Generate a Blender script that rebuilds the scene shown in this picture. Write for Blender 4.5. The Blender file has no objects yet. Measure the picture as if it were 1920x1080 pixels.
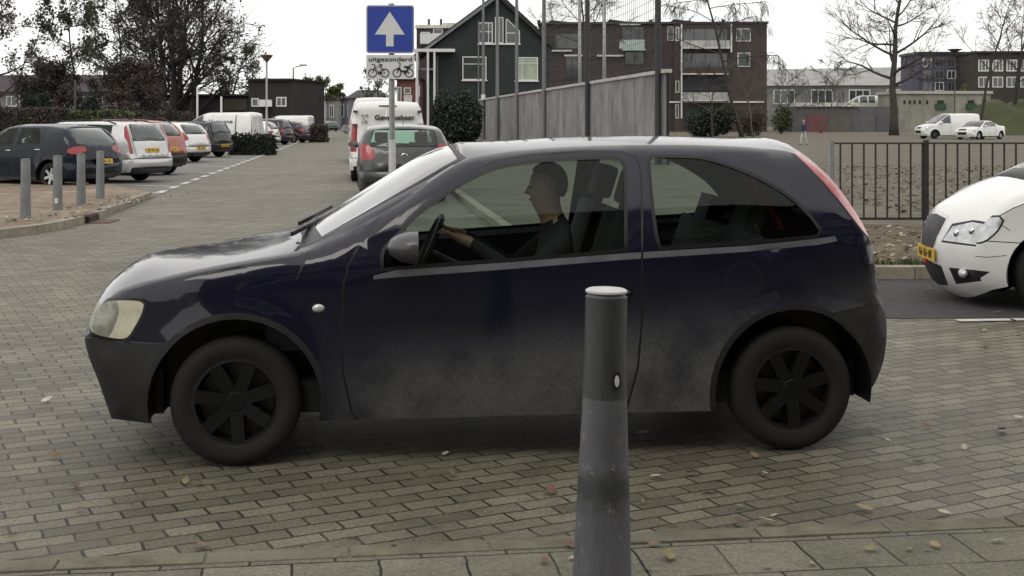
import bpy, bmesh, math, random
import numpy as np
from mathutils import Vector, Matrix
from mathutils.geometry import delaunay_2d_cdt

# ------------------------------------------------------------------ camera, world, sun, exposure
F = 2400.0            # focal length in pixels of a 1920 wide picture
H = 1.54              # camera height in metres
HY = 225.0            # image row of the horizon
scene = bpy.context.scene
COL = scene.collection
cam_d = bpy.data.cameras.new("camera")
cam = bpy.data.objects.new("camera", cam_d); COL.objects.link(cam)
cam.location = (0, 0, H); cam.rotation_euler = (math.radians(90), 0, 0)
cam_d.sensor_width = 36; cam_d.lens = F / 1920 * 36
cam_d.shift_y = (HY - 540) / 1920
cam_d.clip_start = 0.05; cam_d.clip_end = 5000
scene.camera = cam

SUN_EL, SUN_AZ = math.radians(48), math.radians(200)
world = bpy.data.worlds.new("World"); scene.world = world; world.use_nodes = True
nt = world.node_tree; nt.nodes.clear()
out = nt.nodes.new('ShaderNodeOutputWorld'); bg = nt.nodes.new('ShaderNodeBackground')
sky = nt.nodes.new('ShaderNodeTexSky'); sky.sky_type = 'NISHITA'; sky.sun_disc = False
sky.sun_elevation = SUN_EL; sky.sun_rotation = SUN_AZ
tc = nt.nodes.new('ShaderNodeTexCoord'); noi = nt.nodes.new('ShaderNodeTexNoise')
noi.inputs['Scale'].default_value = 2.2; noi.inputs['Detail'].default_value = 5
mp = nt.nodes.new('ShaderNodeMapping'); mp.inputs['Scale'].default_value = (1, 1, 2.5)
cr = nt.nodes.new('ShaderNodeValToRGB')
cr.color_ramp.elements[0].position = 0.3; cr.color_ramp.elements[0].color = (10.2, 10.2, 10.1, 1)
cr.color_ramp.elements[1].position = 0.7; cr.color_ramp.elements[1].color = (12.8, 12.5, 11.9, 1)
mix = nt.nodes.new('ShaderNodeMixRGB'); mix.inputs[0].default_value = 0.93
nt.links.new(tc.outputs['Generated'], mp.inputs[0]); nt.links.new(mp.outputs[0], noi.inputs['Vector'])
nt.links.new(noi.outputs[0], cr.inputs[0]); nt.links.new(sky.outputs[0], mix.inputs[1]); nt.links.new(cr.outputs[0], mix.inputs[2])
nt.links.new(mix.outputs[0], bg.inputs[0]); bg.inputs[1].default_value = 0.1
nt.links.new(bg.outputs[0], out.inputs[0])
sun_d = bpy.data.lights.new("sun", 'SUN'); sun_d.energy = 0.6; sun_d.angle = math.radians(25); sun_d.color = (1, .95, .86)
sun = bpy.data.objects.new("sun", sun_d); COL.objects.link(sun)
sun.rotation_euler = (math.radians(90) - SUN_EL, 0, math.radians(180) - SUN_AZ)
vs = scene.view_settings
vs.view_transform = 'Standard'; vs.look = 'None'; vs.gamma = 1; vs.exposure = 0.1

# ------------------------------------------------------------------ picture <-> place helpers
def S(py, z=0.0): return (py - HY) / (H - z)           # pixels per metre where a point at height z shows on row py
def gp(px, py, z=0.0):
    s = S(py, z); return ((px - 960) / s, F / s)
def at(px, s): return ((px - 960) / s, F / s)
def zz(py, s): return H - (py - HY) / s
STREET = Vector((-0.122, 1.0)).normalized()
R = math.radians

# ------------------------------------------------------------------ mesh collecting
class MB:
    def __init__(self): self.v = []; self.f = []; self.m = []
    def add(self, vs, fs, mi=0):
        o = len(self.v); self.v += [tuple(p) for p in vs]
        self.f += [tuple(i + o for i in f) for f in fs]; self.m += [mi] * len(fs)
    def box(self, x0, y0, z0, x1, y1, z1, mi=0, M=None):
        vs = [Vector((x, y, z)) for z in (z0, z1) for x, y in ((x0, y0), (x1, y0), (x1, y1), (x0, y1))]
        if M is not None: vs = [M @ v for v in vs]
        self.add(vs, [(3, 2, 1, 0), (4, 5, 6, 7), (0, 1, 5, 4), (1, 2, 6, 5), (2, 3, 7, 6), (3, 0, 4, 7)], mi)
    def beam(self, a, b, w, d, mi=0, up=(0, 0, 1)):     # rectangular bar from a to b
        a = Vector(a); b = Vector(b); t = (b - a).normalized(); u = Vector(up)
        if abs(t.dot(u)) > .95: u = Vector((1, 0, 0))
        sx = t.cross(u).normalized() * w / 2; sy = sx.cross(t).normalized() * d / 2
        vs = [p + i * sx + j * sy for p in (a, b) for i, j in ((-1, -1), (1, -1), (1, 1), (-1, 1))]
        self.add(vs, [(3, 2, 1, 0), (4, 5, 6, 7), (0, 1, 5, 4), (1, 2, 6, 5), (2, 3, 7, 6), (3, 0, 4, 7)], mi)
    def tube(self, pts, rad, n=6, mi=0, cap=True):
        pts = [Vector(p) for p in pts]
        if not hasattr(rad, '__len__'): rad = [rad] * len(pts)
        rings = []; ref = None
        for i, p in enumerate(pts):
            t = (pts[min(i + 1, len(pts) - 1)] - pts[max(i - 1, 0)])
            if t.length < 1e-9: t = Vector((0, 0, 1))
            t.normalize()
            if ref is None: ref = Vector((1, 0, 0)) if abs(t.x) < .8 else Vector((0, 1, 0))
            a = (ref - t * ref.dot(t)).normalized(); ref = a; b = t.cross(a)
            rings.append([p + (a * math.cos(k * 2 * math.pi / n) + b * math.sin(k * 2 * math.pi / n)) * rad[i] for k in range(n)])
        vs = [q for r in rings for q in r]
        fs = [(i * n + k, i * n + (k + 1) % n, (i + 1) * n + (k + 1) % n, (i + 1) * n + k) for i in range(len(pts) - 1) for k in range(n)]
        if cap: fs += [tuple(range(n - 1, -1, -1)), tuple((len(pts) - 1) * n + k for k in range(n))]
        self.add(vs, fs, mi)
    def lathe(self, prof, n=24, mi=0, M=None, closed=False):   # prof: (r, z)
        vs = []; m = len(prof)
        for k in range(n):
            a = 2 * math.pi * k / n
            for r, z in prof: vs.append(Vector((r * math.cos(a), r * math.sin(a), z)))
        if M is not None: vs = [M @ v for v in vs]
        fs = []
        for k in range(n):
            k2 = (k + 1) % n
            for i in range(m - 1): fs.append((k * m + i, k2 * m + i, k2 * m + i + 1, k * m + i + 1))
        if closed: fs += [tuple(k * m for k in range(n - 1, -1, -1)), tuple(k * m + m - 1 for k in range(n))]
        self.add(vs, fs, mi)
    def prism(self, poly, M, d, mi=0):     # polygon in local xy, extruded d along local z, both through matrix M
        n = len(poly)
        vs = [M @ Vector((x, y, 0)) for x, y in poly] + [M @ Vector((x, y, d)) for x, y in poly]
        fs = [tuple(range(n - 1, -1, -1)), tuple(range(n, 2 * n))] + [(i, (i + 1) % n, n + (i + 1) % n, n + i) for i in range(n)]
        self.add(vs, fs, mi)
    def ball(self, c, r, n=10, mi=0, M=None):
        c = Vector(c); r = Vector(r) if hasattr(r, '__len__') else Vector((r, r, r))
        vs = []; fs = []
        for i in range(n + 1):
            th = math.pi * i / n
            for k in range(2 * n):
                ph = math.pi * k / n
                p = Vector((r.x * math.sin(th) * math.cos(ph), r.y * math.sin(th) * math.sin(ph), r.z * math.cos(th))) + c
                vs.append(M @ p if M is not None else p)
        for i in range(n):
            for k in range(2 * n):
                a = i * 2 * n + k; b = i * 2 * n + (k + 1) % (2 * n)
                fs.append((a, a + 2 * n, b + 2 * n, b))
        self.add(vs, fs, mi)
    def build(self, name, mats, parent=None, smooth=False, weld=0, bevel=0, autosmooth=None):
        me = bpy.data.meshes.new(name)
        me.from_pydata(self.v, [], self.f)
        mats = mats if isinstance(mats, (list, tuple)) else [mats]
        for m in mats: me.materials.append(m)
        me.polygons.foreach_set('material_index', self.m)
        me.update()
        if weld or bevel:
            bm = bmesh.new(); bm.from_mesh(me)
            if weld: bmesh.ops.remove_doubles(bm, verts=bm.verts, dist=weld)
            if bevel: bmesh.ops.bevel(bm, geom=list(bm.edges), offset=bevel, segments=2, affect='EDGES', profile=.6)
            bm.to_mesh(me); bm.free()
        if smooth:
            me.polygons.foreach_set('use_smooth', [True] * len(me.polygons))
            if autosmooth is not None: me.set_sharp_from_angle(angle=math.radians(autosmooth))
        me.validate(); me.update()
        o = bpy.data.objects.new(name, me); COL.objects.link(o)
        if parent is not None: o.parent = parent
        return o

def thing(name, label, cat, loc=(0, 0, 0), rz=0, group=None):
    o = bpy.data.objects.new(name, None); COL.objects.link(o)
    o.location = loc; o.rotation_euler = (0, 0, rz); o['label'] = label; o['category'] = cat
    if group: o['group'] = group
    return o
def tag(o, label, cat, group=None, kind=None):
    o['label'] = label; o['category'] = cat
    if group: o['group'] = group
    if kind: o['kind'] = kind
    return o
def struct(o): o['kind'] = 'structure'; return o
def dup(root, loc, rz, label, group=None):
    r = root.copy(); COL.objects.link(r); r.location = loc; r.rotation_euler = (0, 0, rz); r['label'] = label
    if group: r['group'] = group
    for ch in list(root.children):
        c = ch.copy(); COL.objects.link(c); c.parent = r
        for g in list(ch.children):
            d = g.copy(); COL.objects.link(d); d.parent = c
    return r

# ------------------------------------------------------------------ materials
def mat(name, col, rough=.6, metal=0, coat=0, var=.15, scale=6, bump=0, bscale=40, spec=.5, emit=None, stretch=None, coatr=.06):
    m = bpy.data.materials.new(name); m.use_nodes = True
    n = m.node_tree.nodes; L = m.node_tree.links; p = n['Principled BSDF']
    p.inputs['Roughness'].default_value = rough; p.inputs['Metallic'].default_value = metal
    p.inputs['Coat Weight'].default_value = coat; p.inputs['Coat Roughness'].default_value = coatr
    p.inputs['Specular IOR Level'].default_value = spec
    c = (*col, 1)
    p.inputs['Base Color'].default_value = c
    t = n.new('ShaderNodeTexCoord'); vec = t.outputs['Object']
    if stretch:
        mpn = n.new('ShaderNodeMapping'); mpn.inputs['Scale'].default_value = stretch; L.new(vec, mpn.inputs[0]); vec = mpn.outputs[0]
    if var:
        nz = n.new('ShaderNodeTexNoise'); nz.inputs['Scale'].default_value = scale; nz.inputs['Detail'].default_value = 6
        nz.inputs['Roughness'].default_value = .65
        r = n.new('ShaderNodeValToRGB'); r.color_ramp.elements[0].position = .3; r.color_ramp.elements[1].position = .7
        r.color_ramp.elements[0].color = (*[x * (1 - var) for x in col], 1); r.color_ramp.elements[1].color = (*[min(1, x * (1 + var)) for x in col], 1)
        L.new(vec, nz.inputs['Vector']); L.new(nz.outputs[0], r.inputs[0]); L.new(r.outputs[0], p.inputs['Base Color'])
    if bump:
        b = n.new('ShaderNodeBump'); b.inputs['Strength'].default_value = bump; b.inputs['Distance'].default_value = .01
        nb = n.new('ShaderNodeTexNoise'); nb.inputs['Scale'].default_value = bscale; nb.inputs['Detail'].default_value = 4
        L.new(vec, nb.inputs['Vector']); L.new(nb.outputs[0], b.inputs['Height']); L.new(b.outputs[0], p.inputs['Normal'])
    if emit:
        p.inputs['Emission Color'].default_value = (*emit[:3], 1); p.inputs['Emission Strength'].default_value = emit[3]
    return m

def glass(name, tint, gloss=1.0, rough=.02, f0=.06):
    m = bpy.data.materials.new(name); m.use_nodes = True
    n = m.node_tree.nodes; L = m.node_tree.links; n.clear()
    o = n.new('ShaderNodeOutputMaterial'); t = n.new('ShaderNodeBsdfTransparent'); g = n.new('ShaderNodeBsdfGlossy')
    mx = n.new('ShaderNodeMixShader'); fr = n.new('ShaderNodeFresnel'); fr.inputs[0].default_value = 1.5
    t.inputs[0].default_value = (*tint, 1); g.inputs['Roughness'].default_value = rough; g.inputs[0].default_value = (gloss, gloss, gloss, 1)
    geo = n.new('ShaderNodeNewGeometry')
    # same reflectance whichever way the pane faces
    lw = n.new('ShaderNodeMath'); lw.operation = 'ABSOLUTE'
    dp = n.new('ShaderNodeVectorMath'); dp.operation = 'DOT_PRODUCT'
    L.new(geo.outputs['Normal'], dp.inputs[0]); L.new(geo.outputs['Incoming'], dp.inputs[1]); L.new(dp.outputs['Value'], lw.inputs[0])
    om = n.new('ShaderNodeMath'); om.operation = 'SUBTRACT'; om.inputs[0].default_value = 1; L.new(lw.outputs[0], om.inputs[1])
    pw = n.new('ShaderNodeMath'); pw.operation = 'POWER'; pw.inputs[1].default_value = 5; L.new(om.outputs[0], pw.inputs[0])
    ma = n.new('ShaderNodeMath'); ma.operation = 'MULTIPLY_ADD'; ma.inputs[1].default_value = .92; ma.inputs[2].default_value = f0; L.new(pw.outputs[0], ma.inputs[0])
    L.new(ma.outputs[0], mx.inputs[0]); L.new(t.outputs[0], mx.inputs[1]); L.new(g.outputs[0], mx.inputs[2]); L.new(mx.outputs[0], o.inputs[0])
    n.remove(fr)
    return m

def brick_mat(name, c1, c2, mortar, bw, bh, ms, rot=0, rough=.85, bump=.6, big=.25, spots=.25, offset=.5, squash=1, vertical=False, msm=.1):
    m = bpy.data.materials.new(name); m.use_nodes = True
    n = m.node_tree.nodes; L = m.node_tree.links; p = n['Principled BSDF']; p.inputs['Roughness'].default_value = rough
    t = n.new('ShaderNodeTexCoord'); mpn = n.new('ShaderNodeMapping')
    mpn.inputs['Rotation'].default_value = (math.radians(90) if vertical else 0, 0, rot)
    L.new(t.outputs['Object'], mpn.inputs[0])
    b = n.new('ShaderNodeTexBrick'); b.offset = offset; b.squash = squash
    b.inputs['Scale'].default_value = 1; b.inputs['Brick Width'].default_value = bw; b.inputs['Row Height'].default_value = bh
    b.inputs['Mortar Size'].default_value = ms; b.inputs['Mortar Smooth'].default_value = msm; b.inputs['Bias'].default_value = 0
    b.inputs['Color1'].default_value = (*c1, 1); b.inputs['Color2'].default_value = (*c2, 1); b.inputs['Mortar'].default_value = (*mortar, 1)
    # wobble so that the joints are not ruler straight
    nw = n.new('ShaderNodeTexNoise'); nw.inputs['Scale'].default_value = 7; L.new(mpn.outputs[0], nw.inputs['Vector'])
    vm = n.new('ShaderNodeVectorMath'); vm.operation = 'MULTIPLY_ADD'; vm.inputs[1].default_value = (.02, .02, 0) if not vertical else (.004, .004, 0)
    L.new(nw.outputs['Color'], vm.inputs[0]); L.new(mpn.outputs[0], vm.inputs[2]); L.new(vm.outputs[0], b.inputs['Vector'])
    n1 = n.new('ShaderNodeTexNoise'); n1.inputs['Scale'].default_value = .6; n1.inputs['Detail'].default_value = 5; n1.inputs['Roughness'].default_value = .7
    n2 = n.new('ShaderNodeTexNoise'); n2.inputs['Scale'].default_value = 62; n2.inputs['Detail'].default_value = 4; n2.inputs['Roughness'].default_value = .75
    L.new(t.outputs['Object'], n1.inputs['Vector']); L.new(t.outputs['Object'], n2.inputs['Vector'])
    nj = n.new('ShaderNodeTexNoise'); nj.inputs['Scale'].default_value = 3.3 if not vertical else .5; nj.inputs['Detail'].default_value = 4; L.new(t.outputs['Object'], nj.inputs['Vector'])
    rj = n.new('ShaderNodeValToRGB'); rj.color_ramp.elements[0].position = .42; rj.color_ramp.elements[1].position = .66
    rj.color_ramp.elements[0].color = (*[x*.45 for x in mortar], 1); rj.color_ramp.elements[1].color = (*[(a+2*b_)/3*.8 for a, b_ in zip(mortar, c1)], 1)
    L.new(nj.outputs[0], rj.inputs[0]); L.new(rj.outputs[0], b.inputs['Mortar'])
    def rng(node, lo, hi):
        r = n.new('ShaderNodeMapRange'); r.inputs[1].default_value = .3; r.inputs[2].default_value = .7; r.inputs[3].default_value = lo; r.inputs[4].default_value = hi
        L.new(node.outputs[0], r.inputs[0]); return r.outputs[0]
    mu = n.new('ShaderNodeMath'); mu.operation = 'MULTIPLY'; L.new(rng(n1, 1 - big, 1 + big), mu.inputs[0]); L.new(rng(n2, 1 - spots, 1 + spots), mu.inputs[1])
    ns = n.new('ShaderNodeTexNoise'); ns.inputs['Scale'].default_value = 2.1; ns.inputs['Detail'].default_value = 7; ns.inputs['Roughness'].default_value = .62; ns.inputs['Distortion'].default_value = .8; L.new(t.outputs['Object'], ns.inputs['Vector'])
    m2 = n.new('ShaderNodeMath'); m2.operation = 'MULTIPLY'; L.new(mu.outputs[0], m2.inputs[0]); L.new(rng(ns, 1-big*.9, 1+big*.5), m2.inputs[1]); mu = m2
    mc = n.new('ShaderNodeVectorMath'); mc.operation = 'SCALE'; L.new(b.outputs['Color'], mc.inputs[0]); L.new(mu.outputs[0], mc.inputs['Scale'])
    L.new(mc.outputs[0], p.inputs['Base Color'])
    if bump:
        bp = n.new('ShaderNodeBump'); bp.inputs['Strength'].default_value = bump; bp.inputs['Distance'].default_value = .008; bp.invert = True
        ad = n.new('ShaderNodeMath'); ad.operation = 'MULTIPLY_ADD'; ad.inputs[1].default_value = -.5; L.new(n2.outputs[0], ad.inputs[0]); L.new(b.outputs['Fac'], ad.inputs[2])
        L.new(ad.outputs[0], bp.inputs['Height']); L.new(bp.outputs[0], p.inputs['Normal'])
    return m

def mix_mat(name, cols, scale=1.2, rough=.95, bump=.5, bscale=25, detail=8):
    m = bpy.data.materials.new(name); m.use_nodes = True
    n = m.node_tree.nodes; L = m.node_tree.links; p = n['Principled BSDF']; p.inputs['Roughness'].default_value = rough
    t = n.new('ShaderNodeTexCoord'); nz = n.new('ShaderNodeTexNoise'); nz.inputs['Scale'].default_value = scale; nz.inputs['Detail'].default_value = detail; nz.inputs['Roughness'].default_value = .72
    r = n.new('ShaderNodeValToRGB'); e = r.color_ramp.elements
    while len(e) < len(cols): e.new(.5)
    for i, c in enumerate(cols): e[i].position = .28 + .44 * i / (len(cols) - 1); e[i].color = (*c, 1)
    L.new(t.outputs['Object'], nz.inputs['Vector']); L.new(nz.outputs[0], r.inputs[0]); L.new(r.outputs[0], p.inputs['Base Color'])
    b = n.new('ShaderNodeBump'); b.inputs['Strength'].default_value = bump; b.inputs['Distance'].default_value = .03
    nb = n.new('ShaderNodeTexNoise'); nb.inputs['Scale'].default_value = bscale; nb.inputs['Detail'].default_value = 5
    L.new(t.outputs['Object'], nb.inputs['Vector']); L.new(nb.outputs[0], b.inputs['Height']); L.new(b.outputs[0], p.inputs['Normal'])
    return m

M_ = {}
M_['navy'] = mat('navy_paint', (.0045, .0048, .0175), .4, 0, 1, var=.15, scale=3, spec=.08)
def add_haze_film(m, col, amount):
    n = m.node_tree.nodes; L = m.node_tree.links; p = n['Principled BSDF']
    src = p.inputs['Base Color'].links[0].from_socket; t = n.new('ShaderNodeTexCoord'); sp = n.new('ShaderNodeSeparateXYZ'); L.new(t.outputs['Object'], sp.inputs[0])
    def ramp(sock, a, b, lo, hi):
        r = n.new('ShaderNodeMapRange'); r.interpolation_type = 'SMOOTHSTEP'; r.inputs[1].default_value = a; r.inputs[2].default_value = b; r.inputs[3].default_value = lo; r.inputs[4].default_value = hi; L.new(sock, r.inputs[0]); return r.outputs[0]
    def mul(a, b):
        q = n.new('ShaderNodeMath'); q.operation = 'MULTIPLY'; L.new(a, q.inputs[0]); L.new(b, q.inputs[1]); return q.outputs[0]
    nz = n.new('ShaderNodeTexNoise'); nz.inputs['Scale'].default_value = 3.2; nz.inputs['Detail'].default_value = 7; nz.inputs['Roughness'].default_value = .62; L.new(t.outputs['Object'], nz.inputs['Vector'])
    n3 = n.new('ShaderNodeTexNoise'); n3.inputs['Scale'].default_value = 60; n3.inputs['Detail'].default_value = 3; L.new(t.outputs['Object'], n3.inputs['Vector'])
    # grey haze painted in as road film, thickest low down and towards the tail
    hgt = n.new('ShaderNodeMath'); hgt.operation = 'MULTIPLY_ADD'; hgt.inputs[1].default_value = -.10; L.new(sp.outputs[0], hgt.inputs[0]); L.new(sp.outputs[2], hgt.inputs[2])
    f = mul(mul(ramp(hgt.outputs[0], .12, .52, 1, 0), ramp(sp.outputs[0], .95, 1.45, 0, 1)), mul(ramp(nz.outputs[0], .28, .62, .35, 1), ramp(n3.outputs[0], .3, .7, .75, 1)))
    am = n.new('ShaderNodeMath'); am.operation = 'MULTIPLY'; am.inputs[1].default_value = amount; L.new(f, am.inputs[0])
    mx = n.new('ShaderNodeMixRGB'); L.new(am.outputs[0], mx.inputs[0]); L.new(src, mx.inputs[1]); mx.inputs[2].default_value = (*col, 1); L.new(mx.outputs[0], p.inputs['Base Color'])
    cw = n.new('ShaderNodeMath'); cw.operation = 'SUBTRACT'; cw.inputs[0].default_value = 1; L.new(am.outputs[0], cw.inputs[1]); L.new(cw.outputs[0], p.inputs['Coat Weight'])
add_haze_film(M_['navy'], (.125, .128, .126), .95)
M_['darkblue'] = mat('dark_blue_paint', (.006, .010, .020), .4, 0, .55, var=.12, spec=.1)
M_['white'] = mat('white_paint', (.74, .74, .72), .35, 0, .8, var=.04, scale=2)
M_['silver'] = mat('silver_paint', (.60, .60, .60), .35, .35, .8, var=.04)
M_['orange'] = mat('orange_paint', (.33, .075, .032), .4, 0, .8, var=.08)
M_['black'] = mat('black_paint', (.012, .012, .014), .35, 0, 1, var=.1, spec=.1)
M_['maroon'] = mat('maroon_paint', (.030, .012, .020), .35, 0, 1, var=.1, spec=.1)
M_['grey'] = mat('grey_paint', (.027, .031, .029), .38, .1, .7, var=.1)
M_['green'] = mat('green_paint', (.02, .07, .05), .35, 0, 1, var=.08)
M_['plastic'] = mat('black_plastic', (.010, .010, .011), .5, var=.25, scale=12)
M_['bumper'] = mat('dark_grey_plastic', (.013, .0135, .015), .5, var=.25, scale=8)
M_['trim'] = mat('rubber_trim', (.008, .008, .009), .45, var=.1)
M_['strip'] = mat('grey_moulding', (.15, .155, .175), .4, var=.2, scale=9)
M_['rubber'] = mat('tyre_rubber', (.008, .008, .008), .8, var=.25, bump=.2)
M_['steel'] = mat('steel_wheel', (.10, .10, .105), .45, .5, var=.3)
M_['darkrim'] = mat('dark_wheel', (.006, .006, .007), .55, 0, var=.3, spec=.25)
M_['alloy'] = mat('alloy_wheel', (.50, .50, .52), .35, .7, var=.1)
M_['chrome'] = mat('chrome', (.65, .65, .66), .15, 1, var=.05)
M_['lens_dark'] = mat('indicator_lens', (.26, .27, .22), .18, 0, .6, var=.35, scale=22)
M_['lens'] = mat('clear_lens', (.62, .60, .46), .16, 0, .6, var=.22, scale=14)
M_['lens_white'] = mat('clear_lens_bright', (.55, .56, .58), .12, .3, .8, var=.35, scale=16)
M_['red'] = mat('red_lens', (.30, .012, .018), .25, 0, .6, var=.2, scale=20)
M_['redbright'] = mat('red_lens_bright', (.45, .03, .035), .3, 0, .6, var=.18, scale=14)  # brighter red lens colour, not glowing
M_['plate'] = mat('yellow_plate', (.62, .40, .04), .45, var=.1)
M_['ink'] = mat('black_ink', (.012, .012, .014), .6, var=.1)
M_['interior'] = mat('dark_upholstery', (.013, .014, .016), .9, var=.3, scale=20)
M_['glass'] = glass('car_glass', (.64, .72, .68), 1.0, .02, .022)
M_['glass_green'] = glass('green_glass', (.62, .86, .74))
M_['windscreen'] = glass('windscreen_glass', (.45, .52, .48), 1.0, .08, .34)
M_['glassdark'] = mat('dark_glass', (.03, .038, .038), .06, 0, 1, var=.2, scale=3)
M_['winglass'] = mat('window_glass', (.05, .058, .06), .06, 0, .8, var=.3, scale=.7)
M_['mirrorgrey'] = mat('mirror_shell', (.05, .05, .058), .4, 0, .5, var=.15)
M_['zinc'] = mat('galvanised_steel', (.30, .31, .31), .5, .5, var=.18, scale=9)
M_['pole'] = mat('grey_pole', (.16, .165, .17), .55, .3, var=.2, scale=3, stretch=(4, 4, .6))
M_['darkpole'] = mat('dark_pole', (.035, .035, .038), .6, .1, var=.2, scale=3)
M_['concrete'] = mat('concrete', (.30, .29, .27), .9, var=.25, scale=2.5, bump=.3)
M_['offwhite'] = mat('off_white_render', (.55, .54, .50), .85, var=.12, scale=1.2)
M_['whitepaint'] = mat('white_woodwork', (.62, .62, .60), .6, var=.1, scale=4)
M_['lane'] = mat('lane_marking', (.52, .52, .49), .85, var=.3, scale=14, bump=.2)
M_['bark'] = mat('bark', (.048, .042, .037), .95, var=.35, scale=5, bump=.6, stretch=(3, 3, .7))
M_['barkgrey'] = mat('grey_bark', (.085, .08, .07), .95, var=.35, scale=5, bump=.6, stretch=(3, 3, .7))
M_['birch'] = mat('pale_bark', (.34, .33, .30), .9, var=.5, scale=6, stretch=(.8, .8, 3))
M_['leaf_dark'] = mat('dark_leaves', (.050, .062, .032), .8, var=.5, scale=1.5)
M_['leaf_ev'] = mat('evergreen_leaves', (.010, .018, .010), .8, var=.5, scale=1.5)
M_['leaf_olive'] = mat('olive_leaves', (.075, .085, .028), .8, var=.5, scale=2)
M_['leaf_brown'] = mat('brown_leaves', (.060, .044, .036), .85, var=.5, scale=2)
# ------------------------------------------------------------------ cars: one generator, every car its own measured outline
def inpoly(P, poly):
    poly = np.asarray(poly, float); x, y = P[:, 0], P[:, 1]; r = np.zeros(len(P), bool); n = len(poly); j = n - 1
    for i in range(n):
        xi, yi = poly[i]; xj, yj = poly[j]
        if yi != yj:
            r ^= ((yi > y) != (yj > y)) & (x < (xj - xi) * (y - yi) / (yj - yi) + xi)
        j = i
    return r
def catmull(pts, step, closed=False):
    pts = [np.asarray(p, float) for p in pts]; out = []; ks = []
    n = len(pts)
    for i in range(n - 1):
        p0 = pts[max(i - 1, 0)]; p1 = pts[i]; p2 = pts[i + 1]; p3 = pts[min(i + 2, n - 1)]
        d = np.linalg.norm(p2[:2] - p1[:2]); m = max(1, int(math.ceil(d / step)))
        # centripetal-ish tangents, limited
        t1 = (p2 - p0) / 2; t2 = (p3 - p1) / 2
        l1 = np.linalg.norm(t1[:2]); l2 = np.linalg.norm(t2[:2])
        if l1 > d: t1 = t1 * d / l1
        if l2 > d: t2 = t2 * d / l2
        for k in range(m):
            t = k / m; h00 = 2*t**3-3*t**2+1; h10 = t**3-2*t**2+t; h01 = -2*t**3+3*t**2; h11 = t**3-t**2
            out.append(h00*p1 + h10*t1 + h01*p2 + h11*t2); ks.append(i + t)
    out.append(pts[-1]); ks.append(n - 1.0)
    return np.array(out), np.array(ks)
def smooth_poly(poly, step=.02, corner=50):
    """round a closed outline with catmull pieces but keep hard corners"""
    n = len(poly); P = [np.asarray(p, float) for p in poly]; hard = []
    for i in range(n):
        a = P[i] - P[i-1]; b = P[(i+1) % n] - P[i]
        ang = abs(math.degrees(math.atan2(a[0]*b[1]-a[1]*b[0], a.dot(b))))
        hard.append(ang > corner)
    if not any(hard): hard[0] = True
    s = hard.index(True); seq = [P[(s+i) % n] for i in range(n+1)]; hd = [hard[(s+i) % n] for i in range(n+1)]
    out = []; run = [seq[0]]
    for i in range(1, n+1):
        run.append(seq[i])
        if hd[i] or i == n:
            c, _ = catmull(run, step); out += list(c[:-1]); run = [seq[i]]
    return [tuple(p) for p in out]
def offset_poly(poly, d):
    P = np.asarray(poly, float); n = len(P)
    area = sum(P[i-1][0]*P[i][1]-P[i][0]*P[i-1][1] for i in range(n))
    sg = 1 if area > 0 else -1; out = []
    for i in range(n):
        a = P[i]-P[i-1]; b = P[(i+1) % n]-P[i]
        na = np.array([a[1], -a[0]])/(np.linalg.norm(a)+1e-9); nb = np.array([b[1], -b[0]])/(np.linalg.norm(b)+1e-9)
        m = na+nb; l = np.linalg.norm(m)
        m = m/l if l > 1e-6 else na
        out.append(tuple(P[i] + sg*d*m/max(.5, m.dot(na))))
    return out
def strip_poly(line, w):
    P = np.asarray(line, float); L = []; Rr = []
    for i in range(len(P)):
        t = P[min(i+1, len(P)-1)] - P[max(i-1, 0)]; t /= np.linalg.norm(t); n = np.array([-t[1], t[0]])*w/2
        L.append(tuple(P[i]+n)); Rr.append(tuple(P[i]-n))
    return L + Rr[::-1]
def circle(cx, cz, r, n=36): return [(cx + r*math.cos(2*math.pi*i/n), cz + r*math.sin(2*math.pi*i/n)) for i in range(n)]
def roundrect(x0, z0, x1, z1, r, n=4):
    o = []
    for cx, cz, a0 in ((x1-r, z1-r, 0), (x0+r, z1-r, 90), (x0+r, z0+r, 180), (x1-r, z0+r, 270)):
        for k in range(n+1):
            a = math.radians(a0+90*k/n); o.append((cx+r*math.cos(a), cz+r*math.sin(a)))
    return o

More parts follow.
